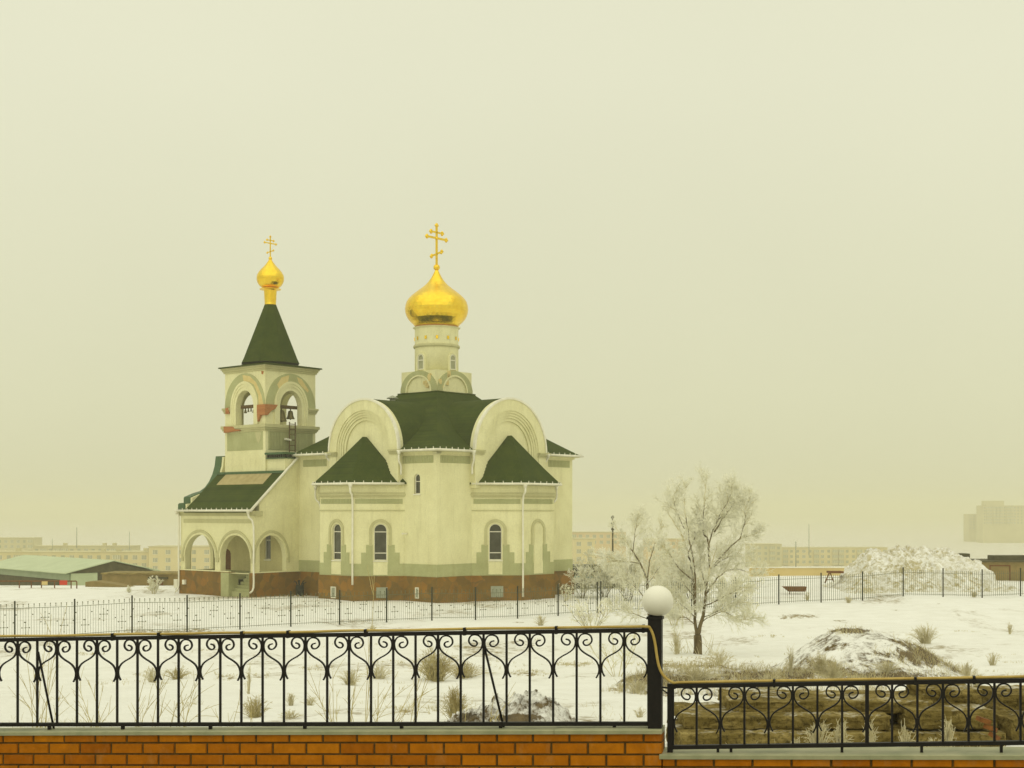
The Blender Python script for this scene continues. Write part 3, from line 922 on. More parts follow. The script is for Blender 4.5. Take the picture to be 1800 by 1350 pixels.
zf0, zf1 = 10.08, 10.62
for fr, spans in ((LF, ((0.35, q_on(705, 0)), (q_on(578, 0) + 0.25, QW - 0.5))), (RF, ((0.35, p_on(826, 0)), (p_on(964, 0), PW - 0.35)))):
    for a0, a1 in spans:
        fz = MB(); ribs(fz, fr, a0, a1, zf0, zf1); part(fz, 'frieze', M['grey'])
for fr, L in ((LF, QW), (RF, PW)):
    O, u, n = fr
    for (a0, a1, i0, i1) in (((0, qe0, 1, 0), (qe1, QW, 0, 1)) if fr is LF else ((0, pe0, 1, 0), (pe1, PW, 0, 1))):
        cn = MB()
        for (z0, z1, t) in ((ZE - 0.16, ZE - 0.02, 0.14), (ZE - 0.02, ZE + 0.06, 0.42)):
            tt = t if fr is LF else t - 0.003
            cn.panel(O, u, n, [(a0 - tt * i0, z0), (a1 + t * i1, z0), (a1 + t * i1, z1), (a0 - tt * i0, z1)], (), -0.3, t)
        part(cn, 'eaves', M['cream'])


def gutter(pts, ticks, parent=church, inward=(0, 0, 0)):
    g = MB(); pts = [Vector(p) for p in pts]
    g.tube(pts, 0.085, 8)
    for a, b in zip(pts, pts[1:]):
        L = (b - a).length; k = max(1, int(L / 0.62))
        if ticks:
            for i in range(k):
                p = a.lerp(b, (i + 0.5) / k)
                g.obox(p + Vector((0, 0, 0.10)), (1, 0, 0), (0, 1, 0), (0, 0, 1), 0.022, 0.022, 0.11)
    return g.build('gutter', M['white'], parent)


zg = ZE + 0.10
gutter([(-0.62, q_on(705, -0.6), zg), (-0.62, -0.62, zg), (p_on(831, -0.6), -0.62, zg)], True)
gutter([(-0.62, q_on(582, -0.6), zg), (-0.62, QW + 0.6, zg)], True)
gutter([(p_on(959, -0.6), -0.62, zg), (PW + 0.62, -0.62, zg)], True)


def pipe(pts, parent=church, r=0.075):
    m = MB(); m.tube(smooth_line(pts, 3), r, 8)
    p0 = Vector(pts[0]); m.lathe(p0, [(0.08, -0.3), (0.17, -0.02), (0.17, 0.06)], 8)
    for z in (p0.z * 0.66, p0.z * 0.33):
        pass
    return m.build('downpipe', M['white'], parent)


# --- apses: half octagons with stepped grey surrounds
def offs(poly, d):
    """offset of the open half octagon P0..P3 (a, h), outward"""
    out_ = []
    nrm = []
    for (a, b) in zip(poly, poly[1:]):
        v = Vector((b[0] - a[0], b[1] - a[1])); v.normalize(); nrm.append(Vector((-v.y, v.x)))
    for i, p in enumerate(poly):
        if i == 0: q = Vector(p) + Vector((nrm[0].x * d * 1.41, 0))
        elif i == len(poly) - 1: q = Vector(p) + Vector((nrm[-1].x * d * 1.41, 0))
        else:
            b = (nrm[i - 1] + nrm[i]); b.normalize(); q = Vector(p) + b * (d / b.dot(nrm[i]))
        out_.append((q.x, q.y))
    return out_


def apse(fr, c, half, side, label, pipes):
    """fr: wall frame, c: centre along the wall. a<0 is the side of the near corner"""
    T = lambda a, h, z=0.0: face_pt(fr, c + a, h, z)
    h = 2.62; s = half
    P = [(-(s + h), 0.0), (-s, h), (s, h), (s + h, 0.0)]
    ZA, dm_ = 8.55, dep(*(T(0, h).x, T(0, h).y))
    root = MB(); win = []
    for i, (A, B) in enumerate(zip(P, P[1:])):
        a3, b3 = T(*A), T(*B); u = (b3 - a3); L = u.length; u.normalize()
        n = Vector((u.y, -u.x, 0))
        if n.dot(T(0, h) - T(0, 0) if i == 1 else (T(*A) + T(*B)) / 2 - T(0, 0)) < 0: n = -n
        f2 = (a3, u, n)
        holes = []
        blind = (side == 'R' and i == 1)
        uc = L * 0.5
        if i == 0: uc = L * 0.47
        w_, z0, zt = 0.95, 2.98, 5.66
        if not blind: holes.append(arch(uc, w_, z0, zt - w_ / 2))
        root.panel(*f2, [(0, -0.5), (L, -0.5), (L, ZA), (0, ZA)], holes, -0.35, 0)
        win.append((f2, uc, w_, z0, zt, blind, L, i))
    o = part(root, 'apse', M['cream'])
    # bands running round it
    bands = MB(); mold = MB()
    def ring(mb, d, z0, z1):
        q = offs(P, d); mb.prism([tuple(T(*x).xy) for x in q], z0, z1)
    ring(mold, 0.10, 7.62, 7.74); ring(mold, 0.18, 7.74, 7.86); ring(mold, 0.12, 7.86, 7.96)
    ring(mold, 0.05, 6.60, 6.68)
    ring(mold, 0.30, ZA - 0.06, ZA + 0.02)
    mold.build('cornice', M['molding'], o)
    ring(bands, 0.04, ZP - 0.02, ZB)
    for (f2, uc, w_, z0, zt, blind, L, i) in win:
        fzb = MB(); sur = MB(); cp = MB()
        ribs(fzb, f2, 0.12, L - 0.12, 7.14, 7.5, 0.16)
        zs = zt - w_ / 2
        sur.panel(*f2, half_ring(uc, 0.82, 0.60, zs, n=22, legs=zs - 4.05), (), -0.05, 0.06)
        for (hw, zz) in ((1.40, 3.55), (1.04, 4.12)):
            lo_, hi_ = max(0.03, uc - hw), min(L - 0.03, uc + hw)
            for (x0, x1) in ((lo_, uc - 0.56), (uc + 0.56, hi_)):
                bands.panel(*f2, [(x0, ZB - 0.02), (x1, ZB - 0.02), (x1, zz), (x0, zz)], (), -0.05, 0.038 if hw < 1.2 else 0.034)
        cp.panel(*f2, [(uc - 0.52, ZP + 0.08), (uc + 0.52, ZP + 0.08), (uc + 0.52, 2.84), (uc - 0.52, 2.84)], (), 0.0, 0.05)
        if i < 2 and not blind: window(f2, uc, w_, z0, zt, church)
        if blind: cp.panel(*f2, arch(uc, 0.9, 2.84, zt - 0.45), (), -0.02, 0.03)
        fzb.build('frieze', M['grey'], o); sur.build('arch_surround', M['molding'], o); cp.build('sill_panel', M['cream'], o)
    bands.build('stepped_band', M['grey'], o)
    # roof
    E = offs(P, 0.5); E[0] = (P[0][0] - 0.25, 0.0); E[-1] = (P[-1][0] + 0.55, 0.0)
    E = [(E[0][0], 0.0)] + E[1:3] + [(E[-1][0], 0.0)]
    zap = zc(768 if side == 'L' else 766, *(T(0, 0.6).xy))
    rm = MB(); vs = []; fs = []; steps = (0.0, 0.3, 0.6, 0.85, 1.0)
    ap = ((QPD if side == 'L' else PPD) - c + 0.0, 0.5)
    for f_ in steps:
        g = f_ ** 1.05
        for (a, hh) in [(E[0][0], -0.2)] + E + [(E[-1][0], -0.2)]:
            p = T(a + (ap[0] - a) * f_, hh + (ap[1] - hh) * f_ * 1.0 if hh >= 0 else hh, 0); vs.append((p.x, p.y, ZA + 0.12 + (zap - ZA - 0.12) * g))
    nn = 6
    for i in range(len(steps) - 1):
        for j in range(nn):
            fs.append((i * nn + j, i * nn + (j + 1) % nn, (i + 1) * nn + (j + 1) % nn, (i + 1) * nn + j))
    fs += [tuple(range(nn)), tuple(range((len(steps) - 1) * nn, len(steps) * nn))]
    rm.add(vs, fs)
    # fascia under the roof edge
    rm.prism([tuple(T(*x).xy) for x in ([E[0]] + E[1:3] + [E[-1]])], ZA + 0.03, ZA + 0.13)
    rm.build('roof', M['roof'], o)
    G = offs(P, 0.56); G[0] = (E[0][0], 0.02); 
    gp = [T(E[0][0] - 0.02, 0.25, ZA + 0.06), T(*G[1], ZA + 0.06), T(*G[2], ZA + 0.06), T(E[-1][0] + 0.03, 0.1, ZA + 0.06)]
    gutter(gp, True, o)
    K = offs(P, 0.16); K2 = offs(P, 0.5)
    pipe([T(*K2[1], ZA), T(*K2[1], ZA - 0.55), T(*K[1], ZA - 1.15), T(*K[1], 4.0), T(*K[1], 1.2 if side == 'L' else 0.25)])
    e3 = T(E[-1][0] - 0.05, 0.35, ZA); k3 = T(P[3][0] - 0.10, 0.36, 0)
    pipe([e3, e3 - Vector((0, 0, 1.0)), Vector((k3.x, k3.y, ZA - 1.7)), Vector((k3.x, k3.y, 3.5)), Vector((k3.x, k3.y, 0.7)), Vector((k3.x, k3.y, 0.3)) + (T(0.0, 0.4) - T(0, 0)) * 0.5])
    return P, T


PL, TL = apse(LF, QCEN, 1.85, 'L', '', None)
PR, TR = apse(RF, PCEN, 1.85, 'R', '', None)

# --- plinth and grey band of the main block
pl = MB(); bd_ = MB()
pl.prism([(-0.1, -0.1), (PW + 0.1, -0.1), (PW + 0.1, QW + 0.1), (-0.1, QW + 0.1)], -1.2, ZP)
for (P_, T_) in ((PL, TL), (PR, TR)):
    q = offs(P_, 0.12); pl.prism([tuple(T_(a, h_ if h_ > 0 else -0.05).xy) for (a, h_) in q], -1.2, ZP - 0.004)
plo = part(pl, 'plinth', M['stone'])
O, u, n = LF; bd_.panel(O, u, n, [(-0.04, ZP - 0.02), (QW, ZP - 0.02), (QW, ZB), (-0.04, ZB)], (), -0.03, 0.04)
O, u, n = RF; bd_.panel(O, u, n, [(0.0, ZP - 0.02), (PW, ZP - 0.02), (PW, ZB), (0.0, ZB)], (), -0.03, 0.04)
part(bd_, 'base_band', M['grey'])


def vent(fr, uc, w, z0, z1, mat='steelgrey', frame=True, t=0.1):
    O, u, n = fr; m = MB()
    if frame: m.panel(O, u, n, [(uc - w / 2, z0), (uc + w / 2, z0), (uc + w / 2, z1), (uc - w / 2, z1)], [[(uc - w / 2 + .07, z0 + .07), (uc + w / 2 - .07, z0 + .07), (uc + w / 2 - .07, z1 - .07), (uc - w / 2 + .07, z1 - .07)]], t - 0.05, t + 0.05)
    o = part(m, 'cellar_window', M['white']) if frame else None
    g = MB(); g.panel(O, u, n, [(uc - w / 2 + .04, z0 + .04), (uc + w / 2 - .04, z0 + .04), (uc + w / 2 - .04, z1 - .04), (uc - w / 2 + .04, z1 - .04)], (), t - 0.05, t + 0.02)
    if o: g.build('pane', M[mat], o)
    else: part(g, 'vent_cover', M[mat])


def apse_face(P_, T_, i):
    a3, b3 = T_(*P_[i]), T_(*P_[i + 1]); u = (b3 - a3); L = u.length; u.normalize(); n = Vector((u.y, -u.x, 0))
    if n.dot((a3 + b3) / 2 - T_(0, 0)) < 0: n = -n
    return (a3, u, n), L


f2, L = apse_face(PL, TL, 1); vent(f2, L * 0.55, 0.55, 0.15, 1.0, t=0.13)
f2, L = apse_face(PL, TL, 0); vent(f2, L * 0.44, 0.9, 0.2, 1.05, frame=False, t=0.13)
f2, L = apse_face(PR, TR, 0); vent(f2, L * 0.5, 1.0, 0.2, 1.1, frame=False, t=0.13)
vent(LF, q_on(735, 0), 0.36, 0.25, 1.05)
lampm = MB(); lampm.obox((-0.28, q_on(716, 0), zc(938, 0, 2.6)), (1, 0, 0), (0, 1, 0), (0, 0, 1), 0.25, 0.06, 0.06)
part(lampm, 'camera_arm', M['white'])

# pipes beside the central corner, ending on the apse roofs
a_ = q_on(703, -0.5)
pipe([(-0.6, a_, zg), (-0.6, a_, 10.3), (-0.42, a_ - 0.03, 9.9), (-0.42, a_ - 0.03, 9.25)])
a_ = p_on(831, -0.5)
pipe([(a_, -0.6, zg), (a_, -0.6, 10.3), (a_ + 0.03, -0.42, 9.9), (a_ + 0.03, -0.42, 9.3)])
a_ = q_on(578, -0.4)
pipe([(-0.6, a_, zg), (-0.58, a_, 10.7), (-0.3, a_ - 0.25, 10.2), (-0.3, a_ - 0.25, 9.3)])
a_ = p_on(960, -0.4)
pipe([(a_, -0.6, zg), (a_, -0.58, 10.7), (a_ - 0.15, -0.32, 10.2), (a_ - 0.15, -0.32, 9.3)])

# black stove flue and its bent outlet on the right corner
fl = MB(); fp = PW + 0.28
zf = zc(900, PW, 0.4); zfe = zc(951, PW, 0.4)
fl.tube([(fp, 0.5, zfe), (fp, 0.5, zf)], 0.13, 10); fl.tube([(fp, 0.5, 2.9), (fp, 0.5, zfe + 0.05)], 0.09, 10, 1)
for k in range(14):
    fl.lathe((fp, 0.5, 3.0 + (zfe - 3.0) * k / 14), [(0.16, 0), (0.16, 0.04)], 10, 1)
for zz in (zfe - 0.1, zfe - 0.75): fl.obox((fp - 0.1, 0.5, zz), (1, 0, 0), (0, 1, 0), (0, 0, 1), 0.2, 0.15, 0.04)
part(fl, 'stove_flue', [M['beam'], M['steelgrey']])
el = MB(); el.tube(smooth_line([(PW - 0.05, 0.9, 2.62), (PW + 0.55, 0.9, 2.62), (PW + 0.8, 0.9, 2.5), (PW + 0.88, 0.9, 2.15)], 4), 0.14, 10)
part(el, 'vent_elbow', M['beam'])

# ------------------------------------------------------------------ porch on the left, with its lean-to roof
PF = p_on(447, QW); QF = q_on(318, PF)
ZEV = zc(897.5, PF, QW + 3)
SL0 = PF - 0.42
def roof_z(p): return ZEV + (p - SL0) * (11.0 - ZEV) / (0 - SL0)
lo_, hi_ = PF + 0.5, -0.05
for _ in range(40):
    PT = (lo_ + hi_) / 2
    Q0 = q_on(466.5, PT)
    if roof_z(PT) < zc(831, PT, Q0): lo_ = PT
    else: hi_ = PT
S1 = q_on(393, PT) - Q0; S2 = p_on(551, Q0) - PT
S = (S1 + S2) / 2
print('porch', PF, QF, ZEV, 'tower', PT, Q0, S1, S2, dep(PT, Q0))
PB = PF + 3.3
FW = ((PF, 0, 0), (0, 1, 0), (-1, 0, 0)); SW = ((0, QW, 0), (1, 0, 0), (0, -1, 0)); NW = ((0, QF, 0), (1, 0, 0), (0, 1, 0)); BW = ((PB, 0, 0), (0, 1, 0), (-1, 0, 0))
def a_front(x0, x1):
    a, b = q_on(x1, PF), q_on(x0, PF); return (a + b) / 2, b - a
c1, w1 = a_front(325.5, 378); c2, w2 = a_front(387.5, 440.5)
c3, w3 = (p_on(450.8, QW) + p_on(502.5, QW)) / 2, p_on(502.5, QW) - p_on(450.8, QW)
zspr = zc(981, PF, QW + 3); zat = zc(940.5, PF, QW + 3)
h1 = arch(c1, w1, ZP, zspr, zat - zspr, 24); h2 = arch(c2, w2, ZP - 0.06, zspr, zat - zspr, 24); h3 = arch(c3, w3, ZP, zspr, zat - zspr, 24)
hn_ = arch(PF + 1.8, 2.2, ZP, zspr, zat - zspr, 20)
pw = MB(); TH = 0.5
pw.panel(*FW, [(QW, ZP - 0.1), (QF, ZP - 0.1), (QF, ZEV - 0.05), (QW, ZEV - 0.05)], [h1, h2], -TH, 0)
pw.panel(*SW, [(PF + TH, ZP - 0.1), (0.0, ZP - 0.1), (0.0, 10.8), (-0.25, 10.72), (PF + TH, roof_z(PF + TH) - 0.1)], [[(max(a, PF + TH + 0.01), b) for (a, b) in h3]], -0.45, 0)
pw.panel(*NW, [(PF + TH, ZP - 0.1), (3.0, ZP - 0.1), (3.0, ZEV - 0.1), (PF + TH, ZEV - 0.1)], [hn_], -0.4, 0)
pwo = part(pw, 'porch_wall', M['cream'])
pi = MB()
wq = q_on(470.5, PB); dq = q_on(398.5, PB)
pi.panel(*BW, [(QW + 0.46, ZP - 0.1), (QF - 0.41, ZP - 0.1), (QF - 0.41, ZEV + 0.2), (QW + 0.46, ZEV + 0.2)], [arch(wq, 0.75, 2.75, 4.6), arch(dq, 1.1, ZP - 0.05, 3.0, 0.5)], -0.3, 0)
pi.box((PF + TH, QW + 0.46, ZEV + 0.2), (PB + 0.3, QF - 0.41, ZEV + 0.3))
pio = pi.build('porch_interior', M['inner'], pwo)
window(BW, wq, 0.75, 2.75, 4.95, church, (0.7,), 0.12)
dr_ = MB(); dr_.panel(BW[0], BW[1], BW[2], arch(dq, 1.1, ZP - 0.05, 3.0, 0.5), (), -0.3, -0.15); dr_.box((PB + 0.1, dq - 0.6, 1.9), (PB + 0.14, dq - 0.55, 3.4))
part(dr_, 'door', M['rust'])
bx = MB(); bx.box((PB + 0.31, QW + 0.46, 0.5), (9.0, QF - 0.41, 9.3)); part(bx, 'narthex_wall', M['cream'])
# archivolts
for fr, c, w_ in ((FW, c1, w1), (FW, c2, w2), (SW, c3, w3)):
    av = MB(); av2 = MB(); r = w_ / 2; rz = zat - zspr
    av.panel(*fr, half_ring(c, r + 0.36, r + 0.17, zspr - 0.1, rz + 0.48, rz + 0.28, 30, 0.25), (), -0.03, 0.09)
    av2.panel(*fr, half_ring(c, r + 0.17, r + 0.005, zspr, rz + 0.17, rz + 0.005, 30, 0.0), (), -0.03, 0.05)
    av.build('archivolt', M['molding'], pwo); av2.build('arch_rim', M['cream'], pwo)
# cornice, grey strip
pc = MB()
for (z0, z1, t) in ((ZEV - 0.42, ZEV - 0.30, 0.08), (ZEV - 0.30, ZEV - 0.17, 0.15), (ZEV - 0.17, ZEV - 0.03, 0.25)):
    pc.panel(*FW, [(QW - 0.1, z0), (QF + 0.1, z0), (QF + 0.1, z1), (QW - 0.1, z1)], (), -0.02, t)
pc.panel(*FW, [(QW + 0.3, ZEV - 0.98), (QF - 0.4, ZEV - 0.98), (QF - 0.4, ZEV - 0.66), (QW + 0.3, ZEV - 0.66)], (), -0.02, 0.03)
pc.panel(*SW, [(PF, ZEV - 0.42), (PF + 0.75, ZEV - 0.42), (PF + 0.75, ZEV - 0.03), (PF, ZEV - 0.03)], (), -0.02, 0.1)
pc.build('cornice', M['molding'], pwo)
# plinth of the porch with the stair gap, floor, stairs
qs0, qs1 = q_on(440, PF), q_on(404.5, PF)
pp = MB(); PFp = PF - 0.1
pp.box((PFp, qs1 + 0.0, -1.2), (PF + TH, QF + 0.1, ZP)); pp.box((PFp, QW - 0.1, -1.2), (PF + TH, qs0, ZP)); pp.box((PF + TH, QW - 0.1, -1.2), (0.0, QW + 0.45, ZP - 0.003))
pp.box((PF + TH, QF - 0.4, -1.2), (3.0, QF + 0.1, ZP - 0.003))
part(pp, 'porch_plinth', M['stone'])
ck = MB(); ck.box((PF - 0.16, qs1 - 0.02, -0.6), (PF + 0.8, q_on(391, PF), ZP - 0.05)); part(ck, 'stair_cheek', M['grey'])
st = MB()
for i in range(7): st.box((PF + 0.1 + i * 0.29, qs0, -0.6), (PF + 0.1 + (i + 1) * 0.29, qs1, ZP - 0.06 - (6 - i) * 0.24))
st.box((PF + 2.13, QW + 0.46, 1.2), (PB, QF - 0.41, ZP - 0.06)); st.box((PF + TH + 0.002, qs1 + 0.5, 1.2), (PF + 2.12, QF - 0.41, ZP - 0.06)); st.box((PF + TH + 0.002, QW + 0.46, 1.2), (PF + 2.12, qs0, ZP - 0.06))
part(st, 'stairs', M['grey'])
ld = MB()
ld.panel(*SW, [(PF - 0.02, ZP), (-0.0, ZP), (-0.0, ZP + 0.08), (PF - 0.02, ZP + 0.08)], [], -0.1, 0.13)
ld.panel(*FW, [(qs1, ZP), (QF + 0.1, ZP), (QF + 0.1, ZP + 0.08), (qs1, ZP + 0.08)], [], -0.1, 0.13)
part(ld, 'ledge', M['cream'])
vent(SW, p_on(527, QW), 0.62, zc(1031, -1, QW), zc(1021, -1, QW), frame=False, t=0.1)
# roof: one lean-to slope, profile in (p, z) run along q
pr = MB()
prof_r = [(SL0, roof_z(SL0)), (SL0 * 0.66 + PT * 0.34, roof_z(SL0 * 0.66 + PT * 0.34) - 0.05), (PT + 0.12, roof_z(PT + 0.12))]
prof_r += [(a, b - 0.16) for (a, b) in reversed(prof_r)]
pr.panel((0, 0, 0), (1, 0, 0), (0, 1, 0), prof_r, (), QW + 0.06, QF - 0.98)
pro = part(pr, 'porch_roof', M['roof'])
fb = MB()
def slope_pt(p, q, dz=0.03): return (p, q, roof_z(p) + dz)
pa, pb_ = SL0 * 0.30 + PT * 0.70, PT - 0.1
qA, qB = q_on(470, (pa + pb_) / 2), min(QF - 1.05, q_on(389, (pa + pb_) / 2))
v_ = [slope_pt(pa, qA), slope_pt(pa, qB), slope_pt(pb_, qB), slope_pt(pb_, qA)]
fb.add([(a, b, c - 0.06) for (a, b, c) in v_] + v_, [(3, 2, 1, 0), (4, 5, 6, 7), (0, 1, 5, 4), (1, 2, 6, 5), (2, 3, 7, 6), (3, 0, 4, 7)])
fb.build('bare_board', M['board'], pro)
fl_ = MB(); fl_.box((PT - 0.12, QW + 0.08, roof_z(PT) - 0.05), (PT + 0.05, QF - 0.98, roof_z(PT) + 0.14)); fl_.build('flashing', M['roofedge'], pro)
# straight white verge on the right, sweeping parapet with green coping on the left
ve = MB()
ve.tube([(SL0 - 0.05, QW - 0.1, roof_z(SL0) - 0.05), (-0.35, QW - 0.1, roof_z(-0.35) + 0.02), (-0.1, QW - 0.12, 10.98)], 0.11, 8)
part(ve, 'verge', M['white'])
gutter([(SL0 - 0.06, QW - 0.05, ZEV - 0.0), (SL0 - 0.06, QF + 0.1, ZEV - 0.0)], True)
SWP = [(316, 895), (316, 886), (325, 885), (325, 875), (340, 872), (353, 868), (362, 861), (369, 851), (375, 838), (379, 823), (380.5, 807), (401, 807)]
qs_ = QF
sw = []
for (x_, y_) in SWP:
    p_ = p_on(x_, qs_); sw.append((p_, zc(y_, p_, qs_) + (0.16 if len(sw) > 3 else 0.0)))
pz = MB()
pz.panel((0, qs_, 0), (1, 0, 0), (0, -1, 0), [(sw[0][0], ZEV - 0.1)] + sw + [(sw[-1][0], ZEV - 0.1)], (), -0.02, 1.0)
pzo = part(pz, 'swept_parapet', M['cream'])
gcp = MB()
pts_ = [Vector((a, qs_ - 0.35, b + 0.03)) for (a, b) in sw]
gcp.ribbon(pts_, (1, 0, 0), (0, 1, 0), 0.05, 0.42)
gcp.box((sw[0][0] - 0.1, qs_ - 0.7, ZEV - 0.05), (sw[2][0], qs_ + 0.1, sw[1][1])); gcp.box((sw[2][0] - 0.05, qs_ - 0.7, sw[2][1] - 0.2), (sw[3][0] + 0.6, qs_ + 0.1, sw[3][1]))
gcp.build('coping', M['roofedge'], pzo)
# link block beside the tower
lb = MB()
zl0, zl1 = zc(806.5, PT + 0.2, QW + 1.3), zc(799, PT + 0.2, QW + 1.3)
lb.box((PT + 0.16, QW + 0.1, 8.5), (6.0, Q0 - 0.002, zl0))
lbo = part(lb, 'link_block', M['cream'])
lr = MB(); lr.box((PT - 0.02, QW + 0.05, zl0), (6.1, Q0 - 0.06, zl0 + 0.07)); lr.box((PT - 0.15, QW - 0.05, zl1), (6.2, Q0 - 0.08, zl1 + 0.16)); lr.build('roof', M['roofedge'], lbo)
lp = MB()
for k in range(8):
    qq = QW + 0.2 + (Q0 - QW - 0.45) * k / 7; lp.box((PT + 0.02, qq - 0.06, zl0 + 0.07), (PT + 0.14, qq + 0.06, zl1))
for k in range(14): lp.box((PT + 0.3 + k * 0.4, QW + 0.1, zl0 + 0.07), (PT + 0.4 + k * 0.4, QW + 0.2, zl1))
lp.build('railing', M['iron'], lbo)
# downpipes of the porch
K = QW - 0.16
pipe([(SL0 - 0.05, QW + 0.15, ZEV), (SL0 - 0.03, QW + 0.1, ZEV - 0.5), (PF - 0.2, K, ZEV - 1.15), (PF - 0.2, K, 2.5), (PF - 0.2, K, 0.75), (PF - 0.55, K, 0.35)])
K = QF + 0.02
pipe([(SL0 - 0.05, QF - 0.05, ZEV), (PF - 0.2, K, ZEV - 0.4), (PF - 0.2, K, 3.0), (PF - 0.2, K, 0.6), (PF - 0.5, K, 0.1)])
for (x_, y0, y1, w_) in ((309, 1018, 1033, 5.5), (323, 1019, 1027, 4)):
    m = MB(); q_ = q_on(x_, PF - 0.25); z0, z1 = zc(y1, PF, q_), zc(y0, PF, q_)
    m.box((PF - 0.3, q_ - w_ * 0.04, z0), (PF - 0.12, q_ + w_ * 0.04, z1))
    if w_ > 5: m.tube(smooth_line([(PF - 0.2, q_, z0), (PF - 0.25, q_ + 0.1, z0 - 0.4), (PF - 0.3, q_ + 0.4, z0 - 0.8), (PF - 0.3, q_ + 0.5, -0.2)], 4), 0.04, 6)
    part(m, 'meter_box', M['white'])

# ------------------------------------------------------------------ bell tower
TC = (PT + S / 2, Q0 + S / 2); hs = S / 2
TF = [((PT, TC[1], 0), (0, 1, 0), (-1, 0, 0)), ((TC[0], Q0, 0), (1, 0, 0), (0, -1, 0)), ((PT + S, TC[1], 0), (0, 1, 0), (1, 0, 0)), ((TC[0], Q0 + S, 0), (1, 0, 0), (0, 1, 0))]
zt = lambda y: zc(y, PT, Q0)
Z1, Z2, Z3, Z4 = zt(790), zt(756.5), zt(745), zt(650)     # panel bottom, panel top, sill, wall top
ZS = zt(713); OP = 1.13
tw = MB()
tw.box((PT, Q0, 7.2), (PT + S, Q0 + S, Z3 - 0.05))
for i, fr in enumerate(TF):
    e = hs if i % 2 == 0 else hs - 0.55
    tw.panel(*fr, [(-e, Z3 - 0.05), (e, Z3 - 0.05), (e, Z4), (-e, Z4)], [arch(0, 2 * OP, Z3 + 0.02, ZS, OP * 1.2, 24)], -0.55, 0)
tw.box((PT + 0.55, Q0 + 0.55, Z4 - 0.35), (PT + S - 0.55, Q0 + S - 0.55, Z4 - 0.05))
# patches of bare brick where plaster has come off
two = part(tw, 'bell_tower', M['cream'])
kk = MB(); mo = MB(); pa_ = MB(); bare = MB(); brk = MB(); cap = MB()
rise = zt(652.5) - ZS
for i, fr in enumerate(TF):
    kk = MB(); mo = MB()
    kk.panel(*fr, half_ring(0, hs - 0.02, 1.72, ZS, rise, 2.05, 34, 0.0), (), -0.02, 0.05)
    for (ro, ri, t, k) in ((1.74, 1.56, 0.13, 1.2), (1.56, 1.38, 0.085, 1.2), (1.38, OP + 0.001, 0.04, 1.2)):
        mo.panel(*fr, half_ring(0, ro, ri, ZS, ro * k, ri * k, 30, ZS - Z3 - 0.02), (), -0.02, t)
    for s_ in (-1, 1):
        cap = MB()
        for (z0, z1, t) in ((ZS - 0.42, ZS - 0.28, 0.08), (ZS - 0.28, ZS - 0.14, 0.14), (ZS - 0.14, ZS + 0.02, 0.2)):
            a0, a1 = s_ * 1.76, s_ * (hs + t - 0.003 * i)
            cap.panel(*fr, [(min(a0, a1), z0), (max(a0, a1), z0), (max(a0, a1), z1), (min(a0, a1), z1)], (), -0.1, t)
        cap.build('capital', M['molding'], two)
    pa_ = MB()
    pa_.panel(*fr, [(-hs + 0.3, Z1), (hs - 0.3, Z1), (hs - 0.3, Z2 - 0.05), (-hs + 0.3, Z2 - 0.05)], (), -0.02, 0.02)
    if i == 1: ribs(pa_, fr, -hs + 0.32, hs - 0.32, Z1 + 0.02, Z2 - 0.08, 0.15, 0.055)
    pa_.build('panel', M['grey'], two)
    kk.build('arch_relief', M['grey'], two); mo.build('arch_molding', M['cream'], two)
cr = MB()
def tring(m, t, z0, z1): m.box((PT - t, Q0 - t, z0), (PT + S + t, Q0 + S + t, z1))
for (t, z0, z1) in ((0.09, Z2, Z2 + 0.12), (0.17, Z2 + 0.12, Z2 + 0.27), (0.26, Z2 + 0.27, Z3)): tring(cr, t, z0, z1)
for (t, z0, z1) in ((0.10, Z4, Z4 + 0.14), (0.18, Z4 + 0.14, Z4 + 0.28), (0.27, Z4 + 0.28, Z4 + 0.42)): tring(cr, t, z0, z1)
cr.build('cornice', M['molding'], two)
# worn patches (irregular outlines, a few mm proud of the plaster)
random.seed(3)
def blob(m, fr, pts, t, mi=0): m.panel(*fr, [(a, b) for (a, b) in pts], (), -0.01, t, mi)
L_, R_ = TF[0], TF[1]
# left face: a runs with q (to the left in view), right face: a runs with p (to the right)
blob(bare, L_, [(0.25, ZS + 2.62), (-0.7, ZS + 2.45), (-1.5, ZS + 1.9), (-2.15, ZS + 0.9), (-2.42, ZS + 0.05), (-1.8, ZS + 0.05), (-1.75, ZS + 0.9), (-1.2, ZS + 1.75), (-0.6, ZS + 2.0), (0.1, ZS + 2.1)], 0.056)
blob(bare, R_, [(-0.2, ZS + 2.6), (-1.0, ZS + 2.35), (-1.45, ZS + 1.75), (-1.2, ZS + 1.35), (-0.75, ZS + 1.8), (-0.3, ZS + 2.1)], 0.056)
blob(bare, R_, [(0.6, ZS + 2.5), (1.1, ZS + 2.35), (1.85, ZS + 1.5), (1.75, ZS + 1.3), (1.1, ZS + 1.75), (0.75, ZS + 2.1)], 0.056)
blob(brk, L_, [(-1.78, ZS + 0.1), (-hs - 0.2, ZS + 0.1), (-hs - 0.2, ZS - 0.75), (-2.2, ZS - 0.75), (-1.85, ZS - 1.25), (-1.78, ZS - 0.5)], 0.215)
blob(brk, R_, [(-hs - 0.2, ZS + 0.1), (-1.5, ZS + 0.12), (-1.75, ZS - 0.2), (-2.2, ZS - 0.42), (-2.5, ZS - 0.75), (-hs - 0.2, ZS - 0.75)], 0.215)
blob(brk, L_, [(1.9, ZS + 0.05), (2.3, ZS + 0.02), (2.28, ZS - 0.45), (1.82, ZS - 0.42)], 0.21)
